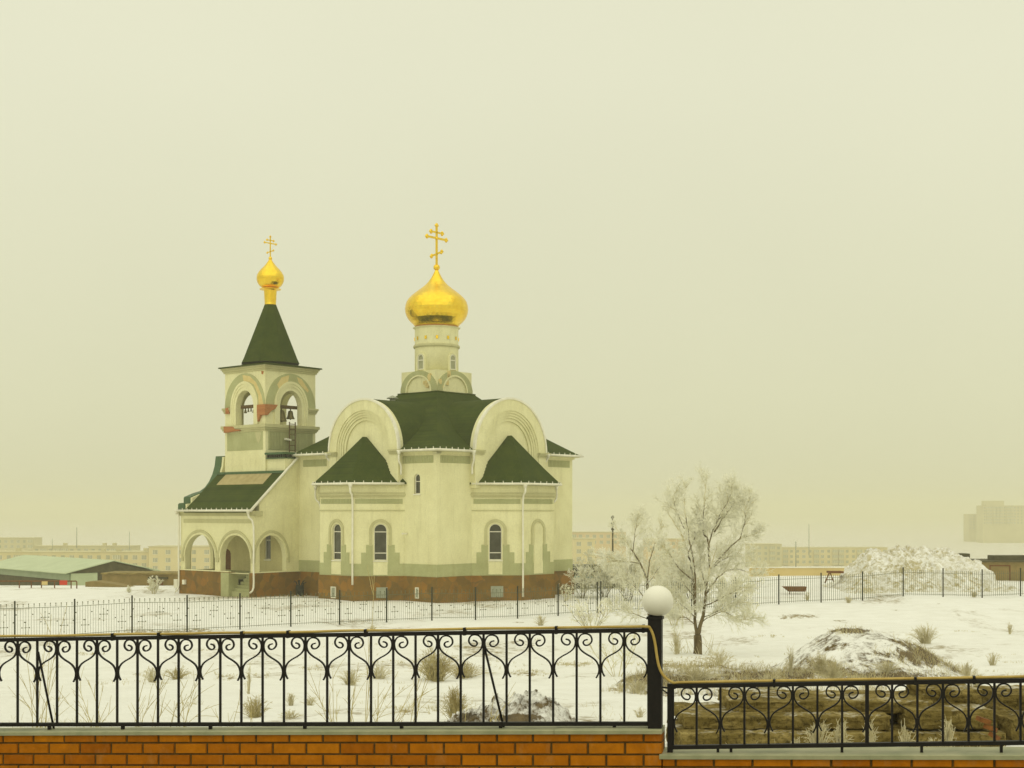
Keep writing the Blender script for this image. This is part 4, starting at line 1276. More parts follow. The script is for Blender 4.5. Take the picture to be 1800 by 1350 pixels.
blob(brk, L_, [(2.45, Z3 - 0.02), (1.15, Z3 - 0.08), (1.0, Z3 - 0.3), (0.35, Z3 - 0.36), (0.4, Z2 + 0.08), (2.4, Z2 - 0.02)], 0.275)
blob(brk, L_, [(-2.1, Z4 - 0.05), (-2.4, Z4 - 0.1), (-2.3, Z4 - 0.35), (-2.12, Z4 - 0.3)], 0.02)
bare.build('bare_patch', M['patch'], two); brk.build('brick_patch', M['oldbrick'], two)
dk = MB(); blob(dk, L_, [(-1.3, Z2 - 0.1), (-2.1, Z2 - 0.1), (-1.95, Z2 - 0.7), (-1.75, Z2 - 1.0), (-1.5, Z2 - 0.7)], 0.026); dk.build('damp_stain', M['beam'] if False else M['molding'], two)
# roof plate and eight-sided spire
spr = MB()
zr = Z4 + 0.42
tring(spr, 0.40, zr, zr + 0.10)
spr.add([(PT - .38, Q0 - .38, zr + .1), (PT + S + .38, Q0 - .38, zr + .1), (PT + S + .38, Q0 + S + .38, zr + .1), (PT - .38, Q0 + S + .38, zr + .1), (TC[0] - 1, TC[1] - 1, zr + .42), (TC[0] + 1, TC[1] - 1, zr + .42), (TC[0] + 1, TC[1] + 1, zr + .42), (TC[0] - 1, TC[1] + 1, zr + .42)],
        [(0, 1, 5, 4), (1, 2, 6, 5), (2, 3, 7, 6), (3, 0, 4, 7), (4, 5, 6, 7), (3, 2, 1, 0)])
mt = dep(*TC) / F
zs0, zs1 = Z(638, dep(*TC)), Z(536, dep(*TC))
o8 = MB(); vs = []
for (r, z) in ((51.5 * mt, zs0 - 0.1), (48 * mt, zs0 + 0.25), (10.3 * mt, zs1)):
    for k in range(8):
        a = R(22.5) + k * R(45) + R(8); vs.append((TC[0] + r * 1.04 * math.cos(a), TC[1] + r * 1.04 * math.sin(a), z))
spr.add(vs, [(k, (k + 1) % 8, 8 + (k + 1) % 8, 8 + k) for k in range(8)] + [(8 + k, 8 + (k + 1) % 8, 16 + (k + 1) % 8, 16 + k) for k in range(8)] + [tuple(range(7, -1, -1)), tuple(range(16, 24))])
spr.build('spire', M['roof'], two)
sm = mt / 3.213
def zT(Y): return Z(400 + Y / 3.213, dep(*TC))
od = MB(); cT = (TC[0], TC[1], 0)
od.lathe(cT, [(32 * sm, zT(440)), (32 * sm, zT(425)), (36 * sm, zT(356)), (38 * sm, zT(353)), (59 * sm, zT(351)), (60 * sm, zT(348)), (40 * sm, zT(344)), (38 * sm, zT(341))], 20, 0, False)
od.lathe(cT, [(r * sm, zT(Y)) for (Y, r) in ((343, 40), (338, 50), (328, 62), (314, 71), (298, 76), (283, 77), (268, 74), (252, 65), (238, 54), (225, 41), (212, 29), (200, 20), (190, 13), (180, 7))], 28, 0, False, True)
odo = od.build('dome', M['gold'], two)
bb = MB(); bb.ball((TC[0], TC[1], zT(174)), 10.5 * sm, 14, 10); bb.build('ball', M['gold'], two)
cross((TC[0], TC[1], zT(168)), (zT(48) - zT(168)) / 3.2, two)
# belfry beams and bells
bm_ = MB(); zb = zt(711)
bm_.box((PT + 0.45, TC[1] - 1.6, zb - 0.13), (PT + 0.68, TC[1] + 1.6, zb + 0.13))
bm_.box((TC[0] - 1.75, Q0 + 0.75, zb - 0.13), (TC[0] + 1.75, Q0 + 1.0, zb + 0.13))
bm_.build('beam', M['beam'], two)
BP = [(0, 0.0), (0.06, 0.0)]
def bell(px_, face, ztop, h, r, label, dq_=0.0):
    if face == 0: p_ = PT + 0.565 + dq_; q_ = q_on(px_, p_)
    else: q_ = Q0 + 0.875 + dq_; p_ = p_on(px_, q_)
    wpos = C0 + uR * p_ + uL * q_ + Vector((0, 0, ztop))
    m = MB()
    pr_ = [(1.0, -1.0), (0.97, -0.95), (0.83, -0.84), (0.70, -0.66), (0.62, -0.45), (0.58, -0.26), (0.50, -0.13), (0.30, -0.06), (0.08, -0.04)]
    m.lathe((0, 0, -0.10), [(a * r, b * h) for (a, b) in pr_], 20)
    m.tube([(0, 0, -0.2), (0, 0, 0.02)], 0.05, 6)
    m.ball((0, 0, -0.10 - h), r * 0.2, 8, 6)
    o = m.build('church_bell', M['bronze'])
    o.location = wpos
    tag(o, label, 'bell', 'bells hanging in the belfry')
zbl = zb - 0.13
bell(431.5, 0, zbl, 0.27, 0.15, 'small bell hanging leftmost in the left arch of the bell tower')
bell(436.5, 0, zbl, 0.19, 0.10, 'tiny bell second from left on the beam in the left belfry arch')
bell(441.3, 0, zbl, 0.17, 0.09, 'tiny bell second from right on the beam in the left belfry arch')
bell(446.5, 0, zbl, 0.29, 0.17, 'small bell rightmost on the beam in the left belfry arch')
bell(495.0, 1, zbl, 0.95, 0.44, 'largest bronze bell, left of two in the right arch of the bell tower', 0.0)
bell(510.5, 1, zbl, 0.72, 0.36, 'bronze bell right of the largest one in the right belfry arch', 0.0)
fd = MB(); fp_ = p_on(506, Q0 - 0.3); fd.obox((fp_, Q0 - 0.3, zt(771)), Vector((1, 0, -0.15)).normalized(), (0, 1, 0), (0, 0, 1), 0.28, 0.12, 0.07); fd.box((fp_ - 0.03, Q0 - 0.3, zt(771) - 0.03), (fp_ + 0.03, Q0 + 0.05, zt(771) + 0.03)); fd.build('floodlight', M['white'], two)
# ladder up to the belfry
la = empty('ladder', C0 + uR * p_on(514, Q0 - 0.35) + uL * (Q0 - 0.35) + Vector((0, 0, zl1 + 0.16)), ANG, 'dark iron ladder leading up to the right belfry arch', 'ladder')
hL = Z3 + 0.25 - zl1 - 0.16
for s_ in (-0.30, 0.30):
    m = MB(); m.box((s_ - 0.035, -0.03, 0), (s_ + 0.035, 0.03, hL)); m.build('rail', M['beam'], la)
for k in range(6):
    m = MB(); m.box((-0.27, -0.02, 0.2 + k * (hL - 0.4) / 5), (0.27, 0.02, 0.26 + k * (hL - 0.4) / 5)); m.build('rung', M['beam'], la)

# ------------------------------------------------------------------ foreground: brick wall, railings, lamp
BX, BY = X(1163, 9.13), 9.13
E1 = Vector((4.7247, -1.05, 0)).normalized(); E2 = Vector((-E1.y, E1.x, 0))
RZ = math.atan2(E1.y, E1.x)


def s_at(px, y=0.0):
    k = (px - 900) / F
    return (k * (BY + y * E2.y) - BX - y * E2.x) / (E1.x - k * E1.y)


def loc(s, y): return Vector((BX, BY, 0)) + E1 * s + E2 * y
def dz(s, y): return loc(s, y).y
def zrow(py, s, y): return Z(py, dz(s, y))


ORG = Vector((BX, BY, HC - 1.455)); SLP = 0.0375


def brick_wall(name, s0, s1, ztop, zbot, cop_y, cop_t, label, first_half, seam=None):
    root = empty(name, ORG, RZ, label, 'wall')
    rnd = random.Random(11 if first_half else 12)
    m = MB()
    pitch, course, hb = 0.2525, 0.0815, 0.0705
    z = ztop - 0.081; row = 0
    def sheared(o, k0):
        for i in range(k0, len(o.v)): o.v[i].z += SLP * o.v[i].x
    k0 = len(m.v); m.box((s0, 0.006, zbot), (s1 - 0.004, 0.24, ztop - 0.01), 1); sheared(m, k0)
    while z > zbot:
        x = s1
        w_ = 0.115 if (row % 2 == 0) == first_half else 0.24
        while x > s0 + 0.05:
            a = max(s0, x - w_)
            k0 = len(m.v); b = 0.004
            j = rnd.uniform(-0.0015, 0.0015); t = min(1, max(0, rnd.gauss(0.5, 0.25)))
            zt_, zb__ = z + hb, z
            vs = [(a, 0.007, zb__), (x, 0.007, zb__), (x, 0.007, zt_), (a, 0.007, zt_), (a + b, -0.004 + j, zb__ + b), (x - b, -0.004 + j, zb__ + b), (x - b, -0.004 + j, zt_ - b), (a + b, -0.004 + j, zt_ - b)]
            m.add(vs, [(0, 1, 5, 4), (1, 2, 6, 5), (2, 3, 7, 6), (3, 0, 4, 7), (4, 5, 6, 7)], 0, False, t)
            if x == s1:
                m.add([(s1, 0.007, zb__), (s1, 0.115, zb__), (s1, 0.115, zt_), (s1, 0.007, zt_)], [(0, 1, 2, 3)], 0, False, t)
            sheared(m, k0)
            x = a - 0.0125; w_ = 0.24
        z -= course; row += 1
    o = m.build('brickwork', [M['brick'], M['mortar']], root)
    c = MB()
    cuts = [s0 - 0.02, s1 + 0.004] if seam is None else [s0 - 0.02, seam - 0.002, seam + 0.002, s1 + 0.004]
    for i in range(0, len(cuts), 2):
        k0 = len(c.v); e = 0.003 * (i // 2)
        n = 40; ys = [(-0.022 - e, ztop - cop_t), (-0.022 - e, ztop - 0.004), (-0.016, ztop + e), (cop_y, ztop + 0.004 + e), (cop_y, ztop - cop_t)]
        vs = []
        for q in range(n + 1):
            s = cuts[i] + (cuts[i + 1] - cuts[i]) * q / n
            wv = 0.0016 * noise.noise(Vector((s * 2.3, 0, 1)))
            for (yy, zz) in ys: vs.append((s, yy, zz + wv))
        L = len(ys)
        fs = [(q * L + r, q * L + (r + 1) % L, (q + 1) * L + (r + 1) % L, (q + 1) * L + r) for q in range(n) for r in range(L)]
        fs += [tuple(range(L)), tuple(range(n * L, n * L + L))]
        c.add(vs, fs); sheared(c, k0)
    c.build('coping', M['coping'], root)
    return root


seam_s = s_at(975)
brick_wall('brick_wall', -8.5, 0.0, 0.0, -0.9, 0.17, 0.027, 'orange brick wall with grey metal coping carrying the taller railing', True, seam_s)
brick_wall('brick_wall', 0.006, 6.4, -0.165, -0.9, 0.27, 0.03, 'lower wall with grey coping right of the globe lamp post', False)
pv_ = MB(); pv_.box((-12, -16, -0.9), (12, 0.02, HC - 2.06 - ORG.z))
pvo = pv_.build('pavement', M['asphalt']); pvo.location = ORG; pvo.rotation_euler = (0, 0, RZ); tag(pvo, kind='structure')


# scroll: millimetres right and down from the underside of the top rail, beside a clasp bar
SC = [(72, 44), (52, 50), (43, 66), (54, 83), (76, 82), (95, 64), (100, 41), (88, 14), (60, 3), (30, 11), (12, 38), (8, 65), (14, 95), (31, 121), (60, 144), (95, 165), (124, 189), (141, 219), (147, 252), (141, 285), (128, 312)]


def scroll_mesh(sgn):
    m = MB()
    pts = smooth_line([(a * 0.001 * sgn, 0, -b * 0.00097) for (a, b) in SC], 5)
    m.ribbon(pts, (1, 0, 0), (0, 1, 0), 0.0047, 0.008)
    return m


def railing(name, clasp_px, last_px, n, s_ends, top, bot, label, yy, thick=None):
    """top/bot: functions of s giving the z (local) of the top of the top rail and the bottom of the bottom rail"""
    root = empty(name, loc(0, yy) + Vector((0, 0, ORG.z)), RZ, label, 'railing')
    sa, sb = s_at(clasp_px[0], yy), s_at(clasp_px[1], yy)
    step = (sb - sa) / n
    s0, s1 = s_ends
    def rail(nm, f0, h, w_):
        m = MB(); vs = []
        for s in (s0, s1):
            z = f0(s)
            vs += [(s, -w_, z - h), (s, w_, z - h), (s, w_, z), (s, -w_, z)]
        m.add(vs, [(0, 1, 2, 3), (7, 6, 5, 4), (0, 1, 5, 4), (1, 2, 6, 5), (2, 3, 7, 6), (3, 0, 4, 7)])
        return m.build(nm, M['black'], root)
    rail('top_rail', top, 0.026, 0.02); rail('bottom_rail', lambda s: bot(s) + 0.026, 0.026, 0.02)
    sc = {}
    k = -40
    for k in range(-60, 80):
        s = sb + k * step
        if not (s0 + 0.01 < s < s1 - 0.004): continue
        m = MB(); hw = 0.0072 if not (thick and k == thick) else 0.012
        m.box((-hw, -hw, bot(s) + 0.02), (hw, hw, top(s) - 0.02))
        if k % 2 == 0:
            m.box((-0.012, -0.011, top(s) - 0.026 - 0.082), (0.012, 0.011, top(s) - 0.026 - 0.045))
        else:
            m.box((-0.0125, -0.011, top(s) - 0.026 - 0.260), (0.0125, 0.011, top(s) - 0.026 - 0.221))
        o = m.build('baluster', M['black'], root); o.location = (s, 0, 0)
        if k % 2 == 0:
            for sgn in (-1, 1):
                if not (s0 < s + sgn * 0.11 < s1): continue
                if sgn not in sc: o = sc[sgn] = scroll_mesh(sgn).build('scroll', M['black'], root)
                else: o = sc[sgn].copy(); COL.objects.link(o); o.parent = root
                o.location = (s, 0, top(s) - 0.026)
                o.scale = (abs(step) / 0.1555, 1, 1)
    return root


YR = 0.075
SL_, SRr = s_at(22, YR), s_at(1140, YR)
def lin(sa, za, sb, zb): return lambda s: za + (zb - za) * (s - sa) / (sb - sa)
top1 = lin(SL_, zrow(1121.5, SL_, YR) - ORG.z, SRr, zrow(1104.2, SRr, YR) - ORG.z)
bot1 = lin(SL_, zrow(1276.6, SL_, YR) - ORG.z, SRr, zrow(1275.4, SRr, YR) - ORG.z)
n1 = round((s_at(1097.4, YR) - s_at(31.1, YR)) / 0.160 / 2) * 2
rl1 = railing('iron_railing', (31.1, 1097.4), 0, n1, (-7.6, s_at(1143, YR)), top1, bot1, 'tall black iron railing with scrolls on the orange brick wall', YR)
for px in (87, 216, 370, 536, 706, 880, 1080, -60):
    s = s_at(px, YR); m = MB(); m.box((s - 0.011, -0.011, SLP * s + 0.002), (s + 0.011, 0.011, bot1(s) + 0.004)); m.build('foot', M['black'], rl1)
for (xa, ya, xb) in ((65.5, 1146, 89), (847, 1122, 883)):
    sa, sb = s_at(xa, YR), s_at(xb, YR); m = MB()
    m.tube([(sa, 0.012, zrow(ya, sa, YR) - ORG.z), (sb, 0.045, SLP * sb)], 0.0085, 6); m.build('brace', M['black'], rl1)
S2a, S2b = s_at(1175, YR), s_at(1778, YR)
top2 = lin(S2a, zrow(1202.7, S2a, YR) - ORG.z, S2b, zrow(1193.0, S2b, YR) - ORG.z)
bot2 = lin(S2a, zrow(1316.8, S2a, YR) - ORG.z, S2b, zrow(1309.2, S2b, YR) - ORG.z)
rl2 = railing('iron_railing', (1224.6, 1748), 0, 12, (s_at(1174, YR), 6.1), top2, bot2, 'low black iron railing with scrolls right of the globe lamp post', YR, -5)
m = MB(); s = s_at(1178, YR); m.box((s - 0.018, -0.018, bot2(s) - 0.03), (s + 0.018, 0.018, top2(s) + 0.004)); m.build('end_post', M['black'], rl2)
m = MB(); m.tube([(s_at(1160, YR), 0, top2(s) - 0.02), (s, 0, top2(s) - 0.028)], 0.007, 6); m.tube([(s_at(1160, YR), 0.02, top2(s) - 0.03), (s, 0.0, top2(s) - 0.075)], 0.005, 6); m.build('tie_bar', M['black'], rl2)
for px in (1262, 1285, 1480, 1620, 1760):
    s = s_at(px, YR); m = MB(); m.box((s - 0.009, -0.009, -0.165 + SLP * s), (s + 0.009, 0.009, bot2(s) + 0.003)); m.build('foot', M['black'], rl2)

# globe lamp
sp_ = s_at(1152, 0.06)
lamp = empty('globe_lamp', loc(sp_, 0.06) + Vector((0, 0, ORG.z + SLP * sp_)), RZ, 'white globe lamp on a square black post where the two railings meet', 'lamp')
dl = dz(sp_, 0.06); zb_ = ORG.z + SLP * sp_
m = MB(); hw = 0.0455; m.box((-hw, -hw, 0.0), (hw, hw, Z(1088, dl) - zb_)); m.build('post', M['black'], lamp)
m = MB(); m.box((-0.054, -0.054, Z(1088, dl) - zb_), (0.054, 0.054, Z(1083.5, dl) - zb_)); m.lathe((0, 0, Z(1083.5, dl) - zb_), [(0.047, 0), (0.045, 0.012)], 20); m.build('collar', M['black'], lamp)
m = MB(); m.ball((0.015, 0, Z(1056.7, dl) - zb_), 27.4 / F * dl, 48, 32); m.build('globe', M['globe'], lamp)

# hose tied along the rails
hs_ = empty('garden_hose', loc(sp_, 0.0) + Vector((0, 0, ORG.z)), RZ, 'tan hose tied along both top rails and looped down across the lamp post', 'hose')
pts = []
rnd = random.Random(4)
s = -7.5
while s < s_at(1128, YR):
    pts.append((s - sp_, YR + rnd.uniform(-0.006, 0.006), top1(s) + 0.010 + rnd.uniform(0, 0.006))); s += 0.33
for (px, py) in ((1137, 1101.5), (1143, 1105), (1148, 1116), (1152, 1134), (1154.5, 1152), (1158, 1170), (1164, 1184), (1173, 1194), (1184, 1200)):
    s = s_at(px, 0.0); pts.append((s - sp_, 0.0, zrow(py, s, 0.0) - ORG.z))
s = s_at(1196, YR)
while s < 6.1:
    pts.append((s - sp_, YR + rnd.uniform(-0.006, 0.006), top2(s) + 0.010 + rnd.uniform(0, 0.003))); s += 0.33
m = MB(); m.tube(smooth_line(pts, 5), 0.0095, 8); m.build('hose', M['hose'], hs_)
for px in (199, 280, 426, 507, 643, 817, 978, 1131):
    s = s_at(px, YR); m = MB(); m.box((s - sp_ - 0.008, YR - 0.024, top1(s) - 0.03), (s - sp_ + 0.008, YR + 0.024, top1(s) + 0.024)); m.build('tie', M['black'], hs_)
for px in (1186, 1361, 1609, 1712):
    s = s_at(px, YR); m = MB(); m.box((s - sp_ - 0.008, YR - 0.024, top2(s) - 0.03), (s - sp_ + 0.008, YR + 0.024, top2(s) + 0.022)); m.build('tie', M['black'], hs_)

# ------------------------------------------------------------------ stacked concrete slabs beyond the low railing


def slab(x0, x1, y0, y1, d, depth, label, seed, yaw=0.0, mat='slab'):
    xa, xb = X(x0, d), X(x1, d); zt_, zb__ = Z(y0, d), Z(y1, d)
    L, H = xb - xa, zt_ - zb__
    m = MB(); nx, ny, nz_ = max(6, int(L / 0.035)), max(4, int(depth / 0.08)), 10
    def P(i, j, k):
        u, v, w_ = i / nx * 2 - 1, j / ny * 2 - 1, k / nz_ * 2 - 1
        p = Vector((u * L / 2, v * depth / 2, w_ * H / 2))
        r = 0.014
        q = Vector((max(-L / 2 + r, min(L / 2 - r, p.x)), max(-depth / 2 + r, min(depth / 2 - r, p.y)), max(-H / 2 + r, min(H / 2 - r, p.z))))
        dlt = p - q
        if dlt.length > r: p = q + dlt.normalized() * r
        a = Vector((p.x * 2.4 + seed * 7, p.y * 2.4, p.z * 6))
        p += Vector((noise.noise(a * 1.0), noise.noise(a + Vector((5, 1, 2))), noise.noise(a * 0.8 + Vector((9, 3, 1))) * 0.7)) * 0.022
        p += Vector((noise.noise(a * 4), noise.noise(a * 4 + Vector((5, 1, 2))), noise.noise(a * 4 + Vector((9, 3, 1))))) * 0.02
        if abs(u) > 0.999: p.x += noise.noise(Vector((p.y * 5, p.z * 5, seed))) * 0.06
        return p
    idx = {}
    def V(i, j, k):
        if (i, j, k) not in idx: idx[(i, j, k)] = len(m.v); m.v.append(P(i, j, k)); m.t.append(0.5)
        return idx[(i, j, k)]
    def Q(a, b, c, e): m.f.append([a, b, c, e]); m.m.append(0); m.sm.append(True)
    for i in range(nx):
        for j in range(ny):
            for k in (0, nz_): Q(V(i, j, k), V(i + 1, j, k), V(i + 1, j + 1, k), V(i, j + 1, k))
        for k in range(nz_):
            for j in (0, ny): Q(V(i, j, k), V(i + 1, j, k), V(i + 1, j, k + 1), V(i, j, k + 1))
    for j in range(ny):
        for k in range(nz_):
            for i in (0, nx): Q(V(i, j, k), V(i, j + 1, k), V(i, j + 1, k + 1), V(i, j, k + 1))
    m.sm = [False] * len(m.f)
    o = m.build('concrete_slab', M[mat])
    o.location = ((xa + xb) / 2, d + depth / 2, (zt_ + zb__) / 2); o.rotation_euler = (0, rnd.uniform(-0.006, 0.006), yaw)
    return tag(o, label, 'slab', 'broken concrete slabs stacked beyond the low railing')


slab(1194, 1424, 1290, 1338, 15.85, 1.2, 'short concrete slab at the bottom left of the stack beyond the low railing', 1)
slab(1440, 1770, 1290, 1338, 15.95, 1.2, 'bottom concrete slab in the middle of the stack, behind frosted weeds', 2)
slab(1204, 1566, 1259, 1283, 16.15, 1.15, 'long concrete slab with a rounded left end, second layer of the stack', 3, 0.012)
slab(1286, 1640, 1233, 1254, 16.5, 1.1, 'longest concrete slab lying on top of the stack beyond the low railing', 4, -0.012)
slab(1600, 1748, 1248, 1283, 16.1, 1.0, 'rough thick concrete slab on the right of the stack, under the pale block', 5, 0.04)
slab(1626, 1726, 1212, 1241, 16.6, 0.9, 'squared concrete block resting on top at the right of the stack', 6, -0.06)
slab(1752, 1860, 1221, 1256, 17.0, 0.9, 'dark concrete slab topmost at the right edge of the picture', 7, 0.03)
slab(1772, 1860, 1265, 1338, 16.2, 0.9, 'dark concrete block lowest at the right edge of the picture', 8, 0.07)
for i, (x0, y0, r_) in enumerate(((1733, 1262, 0.3), (1745, 1276, -0.5), (1752, 1290, 0.9))):
    m = MB(); m.box((-0.075, -0.045, -0.025), (0.075, 0.045, 0.025)); o = m.build('loose_brick', M['stonebrick'])
    o.location = at(x0 - 4, y0 + 4, 15.6); o.rotation_euler = (0.5 * r_, 0.3, r_)
    tag(o, ['loose orange brick highest beside the slabs at the right', 'loose orange brick between two others beside the right slabs', 'loose orange brick lowest beside the slabs at the right'][i], 'brick', 'loose bricks by the slabs')

# ------------------------------------------------------------------ ornamental yard fence
def fence_run(name, a, b, n, label, ornate):
    """a, b: (px, depth) of the ends"""
    A = Vector((X(a[0], a[1]), a[1], 0)); B = Vector((X(b[0], b[1]), b[1], 0))
    ux = (B - A).normalized(); rz = math.atan2(ux.y, ux.x); L = (B - A).length
    root = empty(name, (A.x, A.y, ground(A.x, A.y)), rz, label, 'fence')
    z0 = ground(A.x, A.y)
    def g(s): p = A + ux * s; return ground(p.x, p.y) - z0
    step = L / n; H = 1.86
    for i in range(n + 1):
        m = MB(); s = i * step; m.box((s - 0.035, -0.035, g(s) - 0.3), (s + 0.035, 0.035, g(s) + 2.02)); m.build('post', M['iron'], root)
    for i in range(n):
        m = MB(); sa, sb = i * step, (i + 1) * step
        za, zb = g(sa), g(sb)
        zl = lambda s: za + (zb - za) * (s - sa) / step
        for h in (0.16, 1.62) if ornate else (0.16, 1.66):
            m.add([(sa, -.012, za + h), (sb, -.012, zb + h), (sb, -.012, zb + h + .024), (sa, -.012, za + h + .024), (sa, .012, za + h), (sb, .012, zb + h), (sb, .012, zb + h + .024), (sa, .012, za + h + .024)],
                  [(0, 1, 2, 3), (4, 5, 6, 7), (0, 1, 5, 4), (2, 3, 7, 6), (0, 3, 7, 4), (1, 2, 6, 5)])
        k = 22 if ornate else 20
        for j in range(1, k):
            s = sa + step * j / k; z = zl(s); hw = 0.0065 if ornate else 0.010
            hh = H if (not ornate or j % 2) else 1.62
            m.box((s - hw, -hw, z + 0.08), (s + hw, hw, z + hh))
            if ornate and j % 2: 
                m.box((s - 0.018, -0.01, z + 1.70), (s + 0.018, 0.01, z + 1.75)); m.box((s - 0.022, -0.009, z + H - 0.08), (s + 0.022, 0.009, z + H))
        if ornate:
            for (u_, h) in ((0.18, 0.62), (0.5, 1.12), (0.82, 0.66)):
                s = sa + step * u_; z = zl(s) + h
                m.box((s - 0.012, -0.012, z - 0.36), (s + 0.012, 0.012, z + 0.30)); m.box((s - 0.19, -0.012, z - 0.009), (s + 0.19, 0.012, z + 0.009))
                for (ox, oz) in ((-0.19, 0), (0.19, 0), (0, 0.28), (0, -0.34), (0, 0)): m.box((s + ox - 0.022, -0.014, z + oz - 0.032), (s + ox + 0.022, 0.014, z + oz + 0.032))
            for j in range(0, k, 3):
                s = sa + step * (j + 0.5) / k; z = zl(s) + (0.9 if j % 2 else 1.3); m.box((s - 0.03, -0.01, z - 0.03), (s + 0.03, 0.01, z + 0.03))
        m.build('fence_panel', M['thin'] if ornate else M['thin'], root)
    return root


fence_run('picket_fence', (-84, 68.3), (1050, 88.0), 13, 'dark iron picket fence with cross ornaments in front of the church', True)
fence_run('picket_fence', (1056, 88.3), (1860, 98.5), 11, 'plain dark iron picket fence in front of the snow heap', False)


# ------------------------------------------------------------------ far buildings
def block(name, x0, x1, ytop, d, depth, mat, label, cat, seed, rows=3, pitch=3.2, parapet=0.5, kinds=(5, 3, 3), base=None):
    if d < 1000: d *= 1.2
    xa, xb = X(x0, d), X(x1, d); zt_ = Z(ytop, d); zb__ = ground((xa + xb) / 2, d) - 0.5
    H = zt_ - zb__
    root = empty(name, ((xa + xb) / 2, d, zb__), 0, label, cat)
    L = xb - xa
    m = MB(); m.box((-L / 2, 0, 0), (L / 2, depth, H)); m.build('wall', M[mat], root)
    m = MB(); m.box((-L / 2 - 0.3, -0.3, H + 0.002), (L / 2 + 0.3, depth + 0.3, H + 0.25)); m.build('roof', M['panelB'], root)
    rnd = random.Random(seed)
    win = None; bal = None; wide = None
    n = max(1, int(L / pitch))
    cols = [rnd.choices((0, 1, 2), kinds)[0] for _ in range(n)]
    for r in range(rows):
        for i in range(n):
            x = -L / 2 + (i + 0.5) * L / n; z = H - 1.1 - r * 2.9
            k = cols[i]
            if z < 2: continue
            if k == 0:
                if win is None:
                    m = MB(); m.box((-0.7, -0.08, -1.45), (0.7, 0.05, 0.0)); m.build
                    win = m.build('window', M['winfar'], root); o = win
                else: o = win.copy(); COL.objects.link(o); o.parent = root
            elif k == 1:
                if bal is None:
                    m = MB(); m.box((-1.4, -0.9, -2.5), (1.4, 0.05, -1.35), 1); m.box((-1.35, -0.82, -1.35), (1.35, 0.05, 0.1), 0)
                    for q in range(4): m.box((-1.38 + q * 0.9, -0.93, -1.35), (-1.28 + q * 0.9, -0.82, 0.1), 2)
                    bal = m.build('balcony', [M['balcony'], M['panelB'], M['whitefr']], root); o = bal
                else: o = bal.copy(); COL.objects.link(o); o.parent = root
            else:
                if wide is None:
                    m = MB(); m.box((-0.9, -0.06, -1.5), (0.9, 0.05, 0.0), 0)
                    for q in (-0.9, -0.32, 0.26, 0.82): m.box((q, -0.1, -1.5), (q + 0.08, -0.06, 0.0), 1)
                    m.box((-0.9, -0.1, -1.6), (0.9, -0.06, -1.5), 1)
                    wide = m.build('window', [M['winfar'], M['whitefr']], root); o = wide
                else: o = wide.copy(); COL.objects.link(o); o.parent = root
            o.location = (x, 0, z)
    return root, L, H


def chimneys(root, L, H, spots):
    for u in spots:
        m = MB(); m.box((u * L - 0.8, 3, H + 0.25), (u * L + 0.8, 4.5, H + 1.5)); m.build('chimney', M['panelB'], root)


ap = block('apartment_block', -40, 261, 971, 420, 14, 'panelA', 'long cream apartment block with glazed balconies, left of the church porch', 'building', 1)
chimneys(*ap, (-0.28, 0.22, 0.31, 0.47))
ap = block('apartment_block', 261.5, 420, 961.5, 412, 14, 'panelA', 'taller cream apartment block directly behind the church porch', 'building', 2, pitch=4.2)
ap = block('apartment_block', 58, 232, 960.5, 520, 14, 'panelB', 'greyer flat roofed apartment block standing behind the long cream one', 'building', 3)
chimneys(*ap, (-0.2, 0.2, 0.3))
block('apartment_block', -60, 59, 946, 640, 14, 'panelB', 'hazy tall block at the left edge behind the other apartments', 'building', 4, rows=2)
block('apartment_block', 1002, 1100, 936, 560, 14, 'panelC', 'hazy orange apartment block seen right of the church corner', 'building', 5, rows=2)
block('apartment_block', 1008, 1046, 947.5, 440, 14, 'panelA', 'narrow pale cream apartment block touching the right corner of the church', 'building', 6, pitch=4)
block('apartment_block', 1136, 1204, 948, 500, 14, 'panelC', 'orange block behind the frosted trees right of the lamp', 'building', 7, rows=2)
block('apartment_block', 1318, 1374, 957, 600, 14, 'panelB', 'hazy grey apartment block just right of the tall frosted tree', 'building', 8)
block('apartment_block', 1375, 1560, 963, 620, 14, 'panelA', 'long hazy apartment row left of and behind the snow heap', 'building', 9)
block('tower_block', 1703, 1727, 904, 1350, 16, 'panelB', 'slim hazy tower block left of the taller one at the right edge', 'building', 10, rows=5)
tb = block('tower_block', 1727.5, 1840, 889, 1300, 18, 'panelB', 'tall hazy tower block with a rooftop room at the right edge', 'building', 11, rows=6)
m = MB(); Lh = tb[1]; m.box((-Lh / 2 + 3.5, 2, tb[2] + 0.25), (-Lh / 2 + 21, 14, tb[2] + 4.8)); m.build('rooftop_room', M['panelB'], tb[0])


def pole(px, y0, y1, d, r, label, cat, name, mat='darkwood', arms=False):
    if d >= 300: d *= 1.19; r *= 1.19
    p = at(px, y1, d); p.z = min(p.z, ground(p.x, p.y) if d < 300 else p.z)
    h = Z(y0, d) - p.z
    root = empty(name, p, 0, label, cat)
    m = MB(); m.tube([(0, 0, -0.3), (0, 0, h)], [r * 1.3, r], 6); m.build('mast', M[mat], root)
    if arms:
        m = MB()
        for z in (h - 0.3, h - 0.9, h - 1.5): m.box((-0.16, -0.05, z), (0.16, 0.05, z + 0.18))
        m.build('insulators', M[mat], root)


